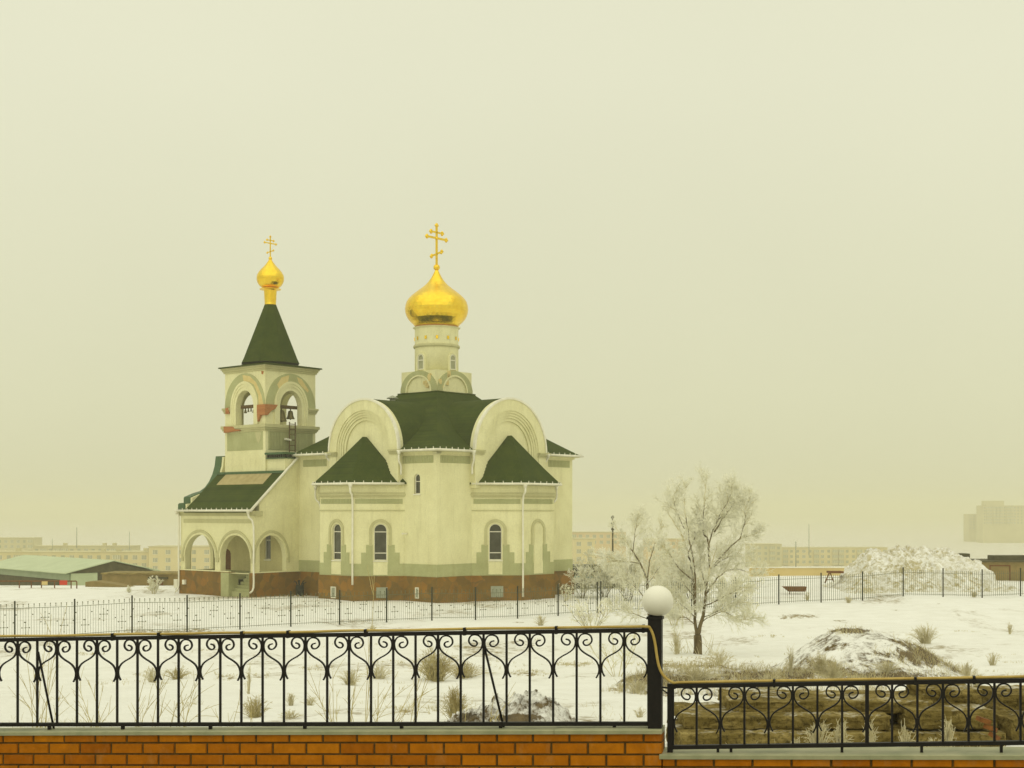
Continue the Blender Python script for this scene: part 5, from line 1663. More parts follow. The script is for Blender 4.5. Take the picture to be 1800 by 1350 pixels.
pole(1077, 906, 985, 140, 0.085, 'dark utility pole with insulators between church and frosted trees', 'pole', 'utility_pole', arms=True)
pole(1168, 948, 985, 165, 0.06, 'thin brown pole rising among the frosted trees behind the lamp', 'pole', 'utility_pole', 'rust')
pole(1422, 921, 975, 600, 0.16, 'tall thin mast rising from the hazy apartment row', 'mast', 'antenna_mast', 'steelgrey')
pole(135, 927, 962, 420, 0.10, 'tallest thin antenna over the left apartment roofs', 'mast', 'antenna_mast', 'steelgrey')
pole(227.5, 934, 966, 420, 0.08, 'thin antenna near the right end of the left apartment roofs', 'mast', 'antenna_mast', 'steelgrey')
pole(92, 947, 966, 420, 0.07, 'short thin antenna at the left end of the apartment roofs', 'mast', 'antenna_mast', 'steelgrey')
pole(1399, 952, 1000, 300, 0.10, 'pale thin post standing before the hazy apartment row', 'pole', 'utility_pole', 'steelgrey')


# ------------------------------------------------------------------ garage on the left
def local_frame(O, e): return math.atan2(e.y, e.x)
GO = at(122, 1008, 140); e2 = Vector((0.75, 0.66, 0)).normalized()
gz = ground(GO.x, GO.y) - 1.5
gr = empty('garage', (GO.x, GO.y, gz), math.atan2(e2.y, e2.x), 'low garage with pale green tin roof and a dark gable end', 'garage')
eh = GO.z - gz; LG = 9.7; WG = 24.0; rh = 1.15
# local x along the gable end, local y back along the roof ridge (turned so that it runs left in the picture)
m = MB(); m.box((0.35, 0.5, 0), (LG - 0.35, WG, eh)); m.build('wall', M['tin2'], gr)
m = MB()
for (xa, za, xb, zb) in ((-0.45, eh - 0.05, LG / 2, eh + rh), (LG / 2, eh + rh, LG + 0.45, eh - 0.05)):
    m.add([(xa, 0, za), (xb, 0, zb), (xb, WG, zb), (xa, WG, za), (xa, 0, za + .1), (xb, 0, zb + .1), (xb, WG, zb + .1), (xa, WG, za + .1)],
          [(0, 1, 2, 3), (4, 5, 6, 7), (0, 1, 5, 4), (1, 2, 6, 5), (2, 3, 7, 6), (3, 0, 4, 7)])
m.build('roof', M['tin'], gr)
m = MB(); m.add([(0.1, 0.3, eh - 0.02), (LG - 0.1, 0.3, eh - 0.02), (LG / 2, 0.3, eh + rh - 0.05), (0.1, 0.5, eh - 0.02), (LG - 0.1, 0.5, eh - 0.02), (LG / 2, 0.5, eh + rh - 0.05)],
                [(0, 1, 2), (3, 5, 4), (0, 1, 4, 3), (1, 2, 5, 4), (2, 0, 3, 5)]); m.build('gable', M['darkwood'], gr)
m = MB(); m.box((0.36, 0.38, 0), (3.2, 0.5, eh - 0.03)); m.build('door', M['tin'], gr)
m = MB(); m.box((3.25, 0.42, 0), (4.3, 0.5, eh - 0.03)); m.build('doorway', M['darkwood'], gr)  # dark panel standing in for the shade inside the opening
m = MB(); m.box((0.2, 0.6, eh - 0.75), (0.349, WG, eh - 0.08)); m.build('fascia', M['tin2'], gr)
m = MB(); m.box((0.25, 3.2, 0.4), (0.348, WG - 1, eh - 0.78)); m.build('dark_opening', M['darkwood'], gr)  # dark strip painted in place of the shaded opening under the fascia

d_ = 127.0
xa, xb = X(178, d_), X(321, d_); zt_ = Z(1007.5, d_); zb__ = ground((xa + xb) / 2, d_) - 1.5
bw = empty('outbuilding', ((xa + xb) / 2, d_, zb__), -0.06, 'low brown block outbuilding between the garage and the church porch', 'outbuilding')
L = xb - xa; H = zt_ - zb__
m = MB(); m.box((-L / 2, 0, 0), (L / 2, 4, H - 0.12)); m.build('wall', M['brownwall'], bw)
m = MB(); m.box((-L / 2 - 0.1, -0.12, H - 0.118), (L / 2 + 0.1, 4.1, H + 0.02)); m.build('roof', M['concrete'], bw)
m = MB(); xd = X(277, d_) - (xa + xb) / 2; m.box((xd - 0.55, -0.06, 0), (xd + 0.55, 0.05, Z(1023, d_) - zb__)); m.build('door', M['rust'], bw)
m = MB(); xd = X(279, d_) - (xa + xb) / 2; m.box((xd - 0.9, -0.3, Z(1017.5, d_) - zb__), (xd + 0.9, 0.05, Z(1014, d_) - zb__)); m.build('canopy', M['darkwood'], bw)

# ramp of earth and low retaining wall in front of the outbuilding
d_ = 122.0
rp = MB()
prf = [(150, 1041), (150, 1023), (166, 1022), (200, 1027), (250, 1038), (262, 1041)]
rp.panel((0, d_, 0), (1, 0, 0), (0, -1, 0), [(X(a, d_), Z(b, d_) - (0.8 if b == 1041 else 0)) for (a, b) in prf], (), -2.2, 0)
tag(rp.build('ramp_wall', M['brownwall'], loc=(X(200, d_), d_, Z(1041, d_))), 'sloping brown retaining wall of a ramp before the outbuilding', 'wall')

# raised gas pipe with red sign
d_ = 117.0
gp_ = empty('gas_pipe', (X(80, d_), d_, ground(X(80, d_), d_)), 0, 'rust brown pipe raised on short legs at the left', 'pipe')
gz_ = ground(X(80, d_), d_)
pz_ = Z(1021.5, d_) - gz_
m = MB(); x0 = X(-30, d_) - X(80, d_); x1 = X(135, d_) - X(80, d_)
m.tube([(x0, 0, pz_), (X(96, d_) - X(80, d_), 0, pz_), (X(97, d_) - X(80, d_), 0, pz_), (x1 - .05, 0, pz_), (x1, 0, pz_ - 0.06), (x1, 0, -0.2)], 0.055, 8); m.build('pipe', M['rust'], gp_)
for px in (34, 55, 73, 96, 125):
    m = MB(); xx = X(px, d_) - X(80, d_); m.tube([(xx, 0, -0.5), (xx, 0, pz_)], 0.05, 6); m.build('leg', M['rust'], gp_)
m = MB(); m.box((-0.33, -0.02, -0.2), (0.33, 0.02, 0.2)); o = m.build('red_sign', M['red']); o.location = at(111.5, 1024.2, d_ - 0.15)
tag(o, 'small red plate hanging on the brown pipe', 'sign')
m = MB(); m.box((-0.25, -0.02, -0.15), (0.25, 0.02, 0.15)); o = m.build('pale_sign', M['yellowwall']); o.location = at(78.5, 1025, d_ - 0.15)
tag(o, 'small pale yellow plate hanging on the brown pipe', 'sign')

# ------------------------------------------------------------------ right side things
d_ = 150.0
xa, xb = X(1318, d_), X(1484, d_); zb__ = ground((xa + xb) / 2, d_) - 1
m = MB(); m.box((xa, d_, zb__), (xb, d_ + 0.4, Z(998.5, d_)), 0); m.box((xa - .1, d_ - 0.1, Z(998.5, d_) + .002), (xb + .1, d_ + 0.5, Z(997.3, d_) + .03), 1)
tag(m.build('boundary_wall', [M['yellowwall'], M['whitefr']], loc=((xa + xb) / 2, d_, zb__)), 'long low yellow wall left of the snow heap', 'wall')

d_ = 119.0
xa, xb = X(1684, d_), X(1835, d_); zb__ = ground((xa + xb) / 2, d_) - 1.0; zt_ = Z(988, d_)
sh = empty('shed', ((xa + xb) / 2, d_, zb__), 0.02, 'dark low shed with two boxes on its roof, right of the snow heap', 'shed')
L = xb - xa; H = zt_ - zb__; cx = (xa + xb) / 2
m = MB(); m.box((-L / 2, 0, 0), (L / 2, 5, H)); m.build('wall', M['brownwall'], sh)
m = MB(); m.box((-L / 2 - 0.1, -0.15, H + .002), (L / 2 + 0.1, 5.1, H + 0.12)); m.build('roof', M['darkwood'], sh)
for (a, b, c, e) in ((1689, 1709, 972.5, 987), (1752, 1830, 976, 987)):
    m = MB(); m.box((X(a, d_) - cx, 0.6, H + 0.12), (X(b, d_) - cx, 2.2, H + (987 - c) / F * d_)); m.build('roof_box', M['darkwood'], sh)
m = MB()
for (a, b) in ((1739, 1741), (1774, 1776)): m.box((X(a, d_) - cx, -0.06, 0.5), (X(b, d_) - cx, -0.001, H - 0.35))
m.box((X(1739, d_) - cx, -0.06, H - 0.35), (X(1776, d_) - cx, -0.001, H - 0.25)); m.build('gate_frame', M['rust'], sh)

d_ = 108.0
m = MB()
for s_ in (0, 1): m.tube([at(1450, 1025, d_ + s_), at(1458, 1006, d_ + s_)], 0.06, 6); m.tube([at(1465, 1022, d_ + s_), at(1459, 1006, d_ + s_)], 0.05, 6); m.tube([at(1452, 1019, d_ + s_), at(1464, 1019, d_ + s_)], 0.04, 6)
m.obox(at(1468, 1005.5, d_ + 0.5), (1, 0, 0), (0, 1, 0), (0, 0, 1), 0.55, 0.6, 0.08)
tag(m.build('steel_trestle', M['rust'], loc=at(1458, 1025, d_)), 'brown steel trestle standing left of the snow heap', 'trestle')
d_ = 103.0
m = MB(); a = at(1396, 1036, d_)
m.add([(-1.05, -0.4, 0.27), (1.05, -0.4, 0.27), (1.05, 0.4, 0.27), (-1.05, 0.4, 0.27), (-0.5, -0.25, -0.2), (0.95, -0.25, -0.2), (0.95, 0.25, -0.2), (-0.5, 0.25, -0.2), (-0.95, -0.3, 0.24), (0.95, -0.3, 0.24), (0.95, 0.3, 0.24), (-0.95, 0.3, 0.24), (-0.45, -0.2, -0.1), (0.9, -0.2, -0.1), (0.9, 0.2, -0.1), (-0.45, 0.2, -0.1)],
      [(0, 1, 5, 4), (1, 2, 6, 5), (2, 3, 7, 6), (3, 0, 4, 7), (4, 5, 6, 7), (8, 9, 13, 12), (9, 10, 14, 13), (10, 11, 15, 14), (11, 8, 12, 15), (12, 13, 14, 15), (0, 1, 9, 8), (1, 2, 10, 9), (2, 3, 11, 10), (3, 0, 8, 11)])
m.tube([(-0.4, 0, -0.6), (-0.4, 0, -0.15)], 0.05, 6)
o = m.build('rusty_trough', M['rust']); o.location = a; o.scale = (0.85, 0.85, 0.8)
tag(o, 'rusty metal trough lying behind the plain fence left of the heap', 'trough')

# parked van beside the church corner
d_ = 117.0
vx = X(1050, d_); vz = ground(vx, d_)
van = empty('parked_van', (vx, d_, vz), 0.1, 'dark van parked behind the frosted bushes by the right corner of the church', 'van')
pr_ = [(-2.3, 0.45), (2.25, 0.45), (2.3, 0.9), (1.55, 1.15), (1.05, 1.95), (0.7, 2.05), (-2.1, 2.05), (-2.3, 1.8)]
m = MB(); m.panel((0, 0, 0), (1, 0, 0), (0, -1, 0), pr_, (), -1.75, 0); bo = m.build('body', M['vanpaint'], van)
m = MB()
for (a, b) in ((-2.0, -1.1), (-1.0, -0.1), (0.05, 0.85)): m.panel((0, 0, 0), (1, 0, 0), (0, -1, 0), [(a, 1.25), (b + (0.25 if b > 0.5 else 0), 1.25), (b, 1.85), (a, 1.85)], (), -0.02, 0.02)
m.build('window', M['glass'], van)
m = MB(); m.panel((0, 0, 0), (1, 0, 0), (0, -1, 0), [(-2.2, 0.5), (0.9, 0.5), (0.9, 1.1), (-2.2, 1.1)], (), -0.02, 0.015); m.build('side_panel', M['vanwhite'], van)
m = MB(); m.panel((0, 0, 0), (1, 0, 0), (0, -1, 0), [(-2.2, 0.98), (0.9, 0.98), (0.9, 1.08), (-0.5, 1.08), (-0.65, 0.9), (-0.8, 1.08), (-2.2, 1.08)], (), -0.02, 0.022); m.build('stripe', M['teal'], van)
for (x_, y_) in ((-1.5, 0.0), (1.5, 0.0), (-1.5, 1.6), (1.5, 1.6)):
    m = MB(); pts = [(x_ + 0.36 * math.cos(t * math.pi / 10), 0.36 + 0.36 * math.sin(t * math.pi / 10)) for t in range(20)]
    m.panel((0, y_, 0), (1, 0, 0), (0, -1, 0), pts, (), -0.15, 0.04); m.build('wheel', M['rubber'], van)

# barrel and rubbish by the porch
wp = C0 + uR * (p_on(527, QW - 1.2)) + uL * (QW - 1.2); wp.z = ground(wp.x, wp.y)
m = MB(); m.lathe((0, 0, 0), [(0.30, 0), (0.32, 0.05), (0.32, 0.4), (0.34, 0.43), (0.32, 0.46), (0.32, 0.85), (0.28, 0.85), (0.28, 0.4)], 14)
for k in range(7):
    a = k * 0.9; m.tube([(0.1 * math.cos(a), 0.1 * math.sin(a), 0.5), (0.3 * math.cos(a), 0.3 * math.sin(a), 1.0 + 0.12 * (k % 3)), (0.5 * math.cos(a), 0.45 * math.sin(a), 1.1 + 0.1 * (k % 2))], [0.03, 0.05, 0.03], 5)
o = m.build('rubbish_barrel', M['rubber']); o.location = wp; tag(o, 'black barrel full of scrap at the foot of the church wall', 'barrel')
rnd = random.Random(8)
m = MB()
for k in range(26):
    a, b, r = rnd.gauss(0, 0.75), rnd.gauss(0, 0.22), rnd.uniform(0.05, 0.16)
    o_ = len(m.v); m.ball((a, b, r * 0.4), r, 6, 4, k % 2, (1, 0.8, 0.6))
    for i in range(o_, len(m.v)): m.v[i] += Vector((noise.noise(m.v[i] * 9), 0, noise.noise(m.v[i] * 9 + Vector((3, 3, 3))))) * 0.05
o = m.build('debris_pile', [M['rubble'], M['brownwall']]); o.location = wp + Vector((-1.0, -0.5, 0)); tag(o, 'small pile of rubble and snow left of the black barrel', 'rubble pile')

# ------------------------------------------------------------------ frosted trees, shrubs and weeds
def wob(rnd, s): return Vector((rnd.gauss(0, s), rnd.gauss(0, s), rnd.gauss(0, s)))


def limb_path(rnd, a, d, L, n, curl, up):
    pts = [Vector(a)]; d = Vector(d).normalized()
    for i in range(n):
        d = (d + wob(rnd, curl) + Vector((0, 0, up))).normalized()
        pts.append(pts[-1] + d * (L / n))
    return pts


def on_path(pts, t):
    x = t * (len(pts) - 1); i = min(int(x), len(pts) - 2); f_ = x - i
    return pts[i].lerp(pts[i + 1], f_), (pts[i + 1] - pts[i]).normalized()


def side_dir(rnd, d, spread):
    v = Vector((rnd.gauss(0, 1), rnd.gauss(0, 1), rnd.gauss(0, 1)))
    v = v - d * v.dot(d)
    v.normalize()
    return (d * math.cos(spread) + v * math.sin(spread)).normalized()


TW = [1.0]


def grow(rnd, dark, mid, fr, limbs, subs, twigs, lets, k=1.0, r0=0.06):
    """limbs: lists of points (already in local space) with start radius"""
    for pts, r in limbs:
        n = len(pts)
        rr_ = [max(0.010, 0.8 * r * (1 - 0.88 * (i / (n - 1)) ** 0.6)) for i in range(n)]
        h_ = max(2, int(n * 0.62)); dark.tube(pts[:h_ + 1], rr_[:h_ + 1], 6); mid.tube(pts[h_:], rr_[h_:], 5)
        L = sum((b - a).length for a, b in zip(pts, pts[1:]))
        for j in range(subs):
            t = 0.18 + 0.82 * (j + rnd.random()) / subs
            p, d = on_path(pts, min(t, 0.99))
            l1 = (0.24 + 0.44 * rnd.random()) * k * (1.15 - 0.55 * t) * 1.4
            s = limb_path(rnd, p, side_dir(rnd, d, rnd.uniform(0.5, 1.0)) + Vector((0, 0, 0.15)), l1, 4, 0.16, 0.03)
            (mid if rnd.random() < 0.55 else fr).tube(s, [v * TW[0] for v in (0.012, 0.011, 0.009, 0.008, 0.007)], 4)
            for q in range(twigs):
                p2, d2 = on_path(s, 0.15 + 0.85 * (q + rnd.random()) / twigs * 0.99)
                s2 = limb_path(rnd, p2, side_dir(rnd, d2, rnd.uniform(0.4, 1.0)), l1 * rnd.uniform(0.35, 0.75), 3, 0.14, 0.03)
                fr.tube(s2, [v * TW[0] for v in (0.0080, 0.0078, 0.007, 0.006)], 3)
                for _ in range(lets):
                    p3, d3 = on_path(s2, rnd.uniform(0.2, 0.98))
                    s3 = limb_path(rnd, p3, side_dir(rnd, d3, rnd.uniform(0.4, 1.0)), l1 * rnd.uniform(0.16, 0.36), 2, 0.16, 0.02)
                    fr.tube(s3, [v * TW[0] for v in (0.0075, 0.007, 0.0055)], 3)


def finish(name, base, dark, mid, fr, label, cat, group=None):
    root = empty(name, base, 0, label, cat, group)
    if dark.f: dark.build('trunk', M['bark'], root, False)
    cr_ = MB(); cr_.v = mid.v + fr.v; cr_.t = mid.t + fr.t
    o = len(mid.v); cr_.f = mid.f + [[i + o for i in f] for f in fr.f]; cr_.m = [0] * len(mid.f) + [1] * len(fr.f); cr_.sm = mid.sm + fr.sm
    cr_.build('crown', [M['twig'], M['frost']], root, False)
    return root


def px_limb(rnd, base, pts, r, dy):
    """limb through photo points; depth drifts away from the trunk by dy metres"""
    out_ = []
    for i, (a, b) in enumerate(pts):
        d = base.y + dy * (i / (len(pts) - 1)) ** 1.2
        out_.append(at(a, b, d) - base)
    s = smooth_line(out_, 4)
    s = [p + wob(rnd, 0.015) for p in s]
    return (s, r)


rnd = random.Random(21)
base = at(1226, 1150, 60.0); base.z = ground(base.x, 60.0) - 0.05
dark, mid, fr = MB(), MB(), MB()
dark.tube(smooth_line([at(1226, 1154, 60) - base, at(1227, 1135, 60) - base, at(1226, 1116, 60) - base], 4), [0.24, 0.21, 0.19, 0.18, 0.18, 0.18, 0.18, 0.17, 0.16], 10)
LM = [([(1226, 1118), (1222, 1095), (1221, 1060), (1216, 1005), (1209, 970), (1196, 935), (1176, 905), (1166, 885)], 0.125, 0.9),
      ([(1226, 1118), (1236, 1080), (1241, 1040), (1248, 1000), (1260, 965)], 0.14, -0.4),
      ([(1221, 1060), (1222, 1010), (1214, 960), (1207, 920), (1203, 880), (1206, 856)], 0.08, -1.0),
      ([(1209, 972), (1220, 950), (1222, 925), (1226, 895)], 0.05, 0.5),
      ([(1248, 1000), (1244, 950), (1236, 935), (1237, 900), (1240, 860), (1243, 838)], 0.08, 0.2),
      ([(1246, 968), (1250, 940), (1260, 920), (1272, 895), (1268, 870)], 0.06, 1.2),
      ([(1256, 935), (1275, 905), (1290, 885), (1300, 868)], 0.05, 0.8),
      ([(1250, 1000), (1275, 970), (1300, 948), (1325, 940), (1337, 932)], 0.07, -0.8),
      ([(1300, 950), (1309, 920), (1310, 895), (1316, 878)], 0.04, -0.5),
      ([(1241, 1045), (1262, 1015), (1290, 1000), (1325, 1010), (1340, 1008)], 0.06, 1.3),
      ([(1238, 1065), (1262, 1055), (1290, 1040), (1320, 1030)], 0.05, -1.2),
      ([(1236, 1085), (1260, 1075), (1285, 1060), (1310, 1055)], 0.05, 0.4),
      ([(1224, 1085), (1200, 1065), (1185, 1050), (1170, 1030)], 0.05, 0.9),
      ([(1218, 1020), (1195, 1000), (1178, 975), (1160, 955)], 0.05, -0.9),
      ([(1222, 1098), (1205, 1085), (1190, 1088), (1176, 1078)], 0.035, -0.7),
      ([(1236, 1092), (1270, 1075), (1300, 1090), (1330, 1085)], 0.035, -0.7),
      ([(1242, 1030), (1232, 1000), (1230, 970), (1218, 940)], 0.05, 1.6),
      ([(1250, 1000), (1268, 985), (1295, 975), (1322, 978)], 0.035, 1.4), ([(1222, 1050), (1205, 1030), (1190, 1005), (1172, 995)], 0.035, 0.2), ([(1260, 920), (1268, 900), (1285, 870), (1288, 850)], 0.03, -0.8), ([(1203, 930), (1190, 900), (1184, 875), (1190, 858)], 0.03, 0.4)]
limbs = [px_limb(rnd, base, a, r, dy) for (a, r, dy) in LM]
grow(rnd, dark, mid, fr, limbs, 24, 9, 4)
for k in range(26):       # suckers round the foot
    a = rnd.uniform(-0.9, 0.9)
    p = Vector((a, rnd.uniform(-0.5, 0.5), 0.0)); s = limb_path(rnd, p, (rnd.gauss(0, 0.5), rnd.gauss(0, 0.4), 1), rnd.uniform(0.4, 1.1), 4, 0.15, 0)
    mid.tube(s, [0.012, 0.010, 0.009, 0.008, 0.006], 3)
finish('frosted_tree', base, dark, mid, fr, 'tall bare tree with forked dark trunk, white with frost, right of the lamp', 'tree')

# thinner tree behind the lamp
rnd = random.Random(22)
base = at(1143, 1110, 78.0); base.z = ground(base.x, 78.0) - 0.05
dark, mid, fr = MB(), MB(), MB()
LM = [([(1143, 1115), (1140, 1070), (1137, 1020), (1122, 985), (1105, 960), (1090, 938), (1080, 925)], 0.13, 0.6),
      ([(1138, 1022), (1142, 985), (1150, 960), (1158, 938), (1164, 915)], 0.06, -0.6),
      ([(1112, 970), (1116, 940), (1120, 918), (1127, 905)], 0.045, 0.8),
      ([(1140, 1060), (1120, 1035), (1100, 1020), (1078, 1012)], 0.05, -0.8),
      ([(1141, 1075), (1155, 1040), (1175, 1010), (1190, 995)], 0.05, 0.8),
      ([(1142, 1090), (1118, 1080), (1095, 1075), (1070, 1060)], 0.04, 0.9),
      ([(1137, 1030), (1150, 1010), (1168, 985), (1176, 965)], 0.04, 1.2),
      ([(1125, 990), (1105, 988), (1085, 985), (1065, 975)], 0.035, -1.0)]
limbs = [px_limb(rnd, base, a, r, dy) for (a, r, dy) in LM]
TW[0] = 1.35
grow(rnd, dark, mid, fr, limbs, 20, 9, 4, 1.1)
finish('frosted_tree', base, dark, mid, fr, 'slender leaning frosted tree behind the white globe lamp', 'tree')


def surface(x, y):
    z = ground(x, y); px = x / y * F + 900
    for (fn, x0, x1, y0, y1) in ((mound_h, X(1300, 45), X(1790, 45), 41, 50.5), (bank_h, X(1078, 38), X(1600, 38), 35.2, 40.8)):
        if x0 < x < x1 and y0 < y < y1: z = max(z, ground(x, y) - 0.12 + fn((x - x0) / (x1 - x0), (y - y0) / (y1 - y0), x, y))
    return z


def row_depth(px, py, d):
    """depth at which the open ground is seen on this row"""
    best = d
    for k in range(400):
        y = 14 + k * 0.25
        r = HZ + (HC - ground(X(px, y), y)) / y * F
        if r <= py: best = y; break
    return best if abs(best - d) < 0.4 * d else d


def shrub(px, py, d, hpx, wpx, n, seed, label, cat='shrub', subs=8, twigs=5, lets=2, rr=0.025, lean=0.0, name='frosted_shrub', group='frosted shrubs'):
    rnd = random.Random(seed)
    if py < 1270: d = row_depth(px, py, d)
    b = at(px, py, d); b.z = ground(b.x, d) - 0.05
    TW[0] = max(1.0, d / 52)
    H = hpx / F * d; W = wpx / F * d / 2
    dark, mid, fr = MB(), MB(), MB(); limbs = []
    for i in range(n):
        a = 2 * math.pi * (i + rnd.random()) / n; t = rnd.uniform(0.3, 1.0)
        dirn = Vector((math.cos(a) * W * t + lean * H, math.sin(a) * W * 0.7 * t, H * (1.05 - 0.35 * t) * rnd.uniform(0.75, 1.05)))
        s = limb_path(rnd, (math.cos(a) * W * 0.12, math.sin(a) * W * 0.1, 0), dirn, dirn.length, 6, 0.10, 0.02)
        limbs.append((s, rr))
    grow(rnd, mid if H < 2.0 else dark, mid, fr, limbs, subs, twigs, lets, min(1.0, H * 0.32))
    return finish(name, b, dark, mid, fr, label, cat, group)


shrub(1024, 1052, 93, 72, 42, 9, 31, 'frosted shrub with thick white stems touching the right corner of the church', subs=9, twigs=5)
shrub(1062, 1050, 100, 92, 80, 15, 32, 'wide frosted shrub in front of the dark van', subs=14, twigs=7)
shrub(1104, 1056, 97, 112, 90, 16, 33, 'tall frosted shrub between the van and the globe lamp', subs=14, twigs=7)
shrub(1180, 1062, 92, 100, 90, 15, 34, 'frosted shrub directly right of the globe, behind the fence', subs=14, twigs=7)
shrub(1215, 1052, 99, 75, 70, 11, 35, 'frosted shrub behind the trunk of the tall tree', subs=14, twigs=7)
shrub(1283, 1056, 97, 60, 80, 11, 36, 'low wide frosted shrub right of the tall tree, by the fence', subs=9, twigs=6)
shrub(1040, 1112, 72, 66, 100, 11, 37, 'open thin branched shrub in front of the fence near the church corner', subs=7, twigs=4, lets=1, rr=0.018)
shrub(1085, 1190, 42, 95, 110, 7, 38, 'sparse branching shrub behind the upper railing, left of the lamp post', subs=6, twigs=4, lets=1, rr=0.014)
shrub(1185, 1100, 74, 60, 70, 9, 39, 'pale shrub right of the lamp post at the foot of the slope', subs=8, twigs=5)
shrub(270, 1044, 116, 34, 30, 8, 40, 'small bright frosted bush before the red brown door of the outbuilding', subs=9, twigs=6)
shrub(227, 1042, 116, 14, 12, 6, 41, 'tiny frosted bush before the ramp wall', subs=7, twigs=5)
shrub(1312, 1085, 70, 30, 70, 7, 42, 'low bent frosted branches right of the forked trunk', subs=7, twigs=5)
shrub(995, 1056, 91, 38, 26, 6, 43, 'small frosted stems at the foot of the right church wall', subs=5, twigs=3, rr=0.03)


# clumps of dry frosted grass: fans of thin blades
def tuft(px, py, d, hpx, wpx, n, seed, label, mat='grassfrost', name='grass_tuft', cat='grass tuft', r=None, group='dry grass tufts'):
    rnd = random.Random(seed)
    on = ('mound' in label or 'bank' in label) and 'behind the earth' not in label
    if py < 1270 and not on: d = row_depth(px, py, d)
    b = at(px, py, d); b.z = surface(b.x, d) - 0.03
    H = hpx / F * d; W = wpx / F * d / 2; m = MB()
    r = r or max(0.004, d / F * 0.33)
    for i in range(n):
        a = rnd.uniform(0, 2 * math.pi); t = abs(rnd.gauss(0, 0.55)); t = min(t, 1.2)
        x0, y0 = math.cos(a) * W * 0.3 * rnd.random(), math.sin(a) * W * 0.3 * rnd.random()
        h = H * rnd.uniform(0.45, 1.0) * (1.1 - 0.4 * t)
        tipx, tipy = math.cos(a) * W * t, math.sin(a) * W * t
        pts = [(x0, y0, 0), (x0 + tipx * 0.3, y0 + tipy * 0.3, h * 0.5), (x0 + tipx * 0.65, y0 + tipy * 0.65, h * 0.85), (x0 + tipx, y0 + tipy, h * rnd.uniform(0.8, 1.02))]
        pts = [Vector(p) + wob(rnd, H * 0.02) for p in pts]
        m.tube(pts, [r, r * 0.95, r * 0.85, r * 0.5], 3)
        if rnd.random() < 0.55:
            for q in range(3):
                p, dd_ = on_path(pts, rnd.uniform(0.35, 0.95))
                m.tube(limb_path(rnd, p, side_dir(rnd, dd_, 0.6), h * rnd.uniform(0.12, 0.28), 2, 0.2, 0.02), [r * 0.8, r * 0.7, r * 0.4], 3)
    o = m.build(name, M[mat], None, False); o.location = b
    return tag(o, label, cat, group)


T = tuft
T(1627, 1132, 53, 36, 52, 150, 51, 'large fan shaped tuft of dry grass behind the earth mound on the right')
T(1443, 1178, 37.5, 48, 56, 150, 52, 'tall ragged grass tuft on the earth bank left of the mound')
T(1390, 1178, 37.5, 55, 16, 40, 53, 'single upright plume of frosted grass on the earth bank')
T(1465, 1192, 37, 40, 60, 150, 54, 'low frosted tuft at the left foot of the earth mound')
T(1700, 1180, 42, 36, 40, 80, 55, 'small spiky tuft on the right slope of the earth mound')
T(1745, 1170, 46, 26, 30, 50, 56, 'thin tuft on the snow near the right edge of the picture')
T(1715, 1192, 40, 28, 50, 90, 57, 'low spreading tuft at the right foot of the earth mound')
T(1775, 1115, 62, 22, 14, 30, 58, 'faint small tuft in the snow at the far right edge')
T(765, 1198, 34, 60, 96, 330, 59, 'dense domed grass tuft right of centre behind the upper railing', 'straw')
T(815, 1192, 35, 34, 90, 170, 60, 'wide low grass tuft just right of the dense domed one', 'straw')
T(615, 1205, 32, 32, 46, 110, 61, 'round pale grass tuft below the middle of the church apse')
T(665, 1195, 34, 28, 60, 100, 62, 'thin low tuft left of the dense domed one')
T(448, 1262, 21, 44, 52, 130, 63, 'rounded frosted tuft near the wall, below the porch', 'straw')
T(512, 1240, 24, 26, 22, 60, 64, 'small upright tuft right of the rounded one near the wall')
T(437, 1222, 28, 55, 12, 22, 65, 'single pale stalk clump in the snow left of the church')
T(545, 1240, 24, 20, 30, 50, 66, 'tiny tuft on the snow under the left apse')
T(510, 1266, 19, 20, 40, 60, 67, 'low tuft right behind the brick wall under the left apse')
T(312, 1195, 34, 26, 50, 90, 68, 'pale grass tuft behind the railing at the left', 'straw')
T(268, 1200, 33, 30, 40, 70, 69, 'pale brown tuft beside another one at the left behind the railing')
T(950, 1100, 78, 20, 26, 50, 70, 'small tuft on the slope just over the railing near the lamp')
T(655, 1110, 76, 14, 20, 40, 71, 'tiny tuft on the snow in front of the fence')
T(1265, 1172, 52, 34, 60, 80, 72, 'bent frosted weeds right of the foot of the tall tree')
T(1190, 1150, 58, 46, 30, 50, 73, 'thin weeds left of the foot of the tall tree')
T(1420, 1056, 93, 16, 14, 30, 74, 'faint tuft by the plain fence left of the heap')
T(1492, 1060, 92, 14, 20, 40, 75, 'faint tuft by the plain fence before the heap')
T(1712, 1050, 95, 14, 20, 40, 76, 'faint tuft by the plain fence right of the heap')
T(1355, 1196, 36, 34, 70, 150, 77, 'dark rough grass clump on the earth bank in the middle')
T(1225, 1196, 36.5, 30, 100, 170, 78, 'wide rough grass growing on the earth bank right of the lamp post')
T(1120, 1202, 36, 26, 70, 110, 79, 'rough grass on the left end of the earth bank by the post')
T(1560, 1192, 42, 22, 60, 100, 80, 'short dark grass low on the front of the earth mound')
T(800, 1268, 19.5, 60, 60, 240, 81, 'dry stalks on the left end of the clod pile', 'straw')
T(1125, 1262, 20, 22, 30, 40, 82, 'few dark stalks near the foot of the lamp post')
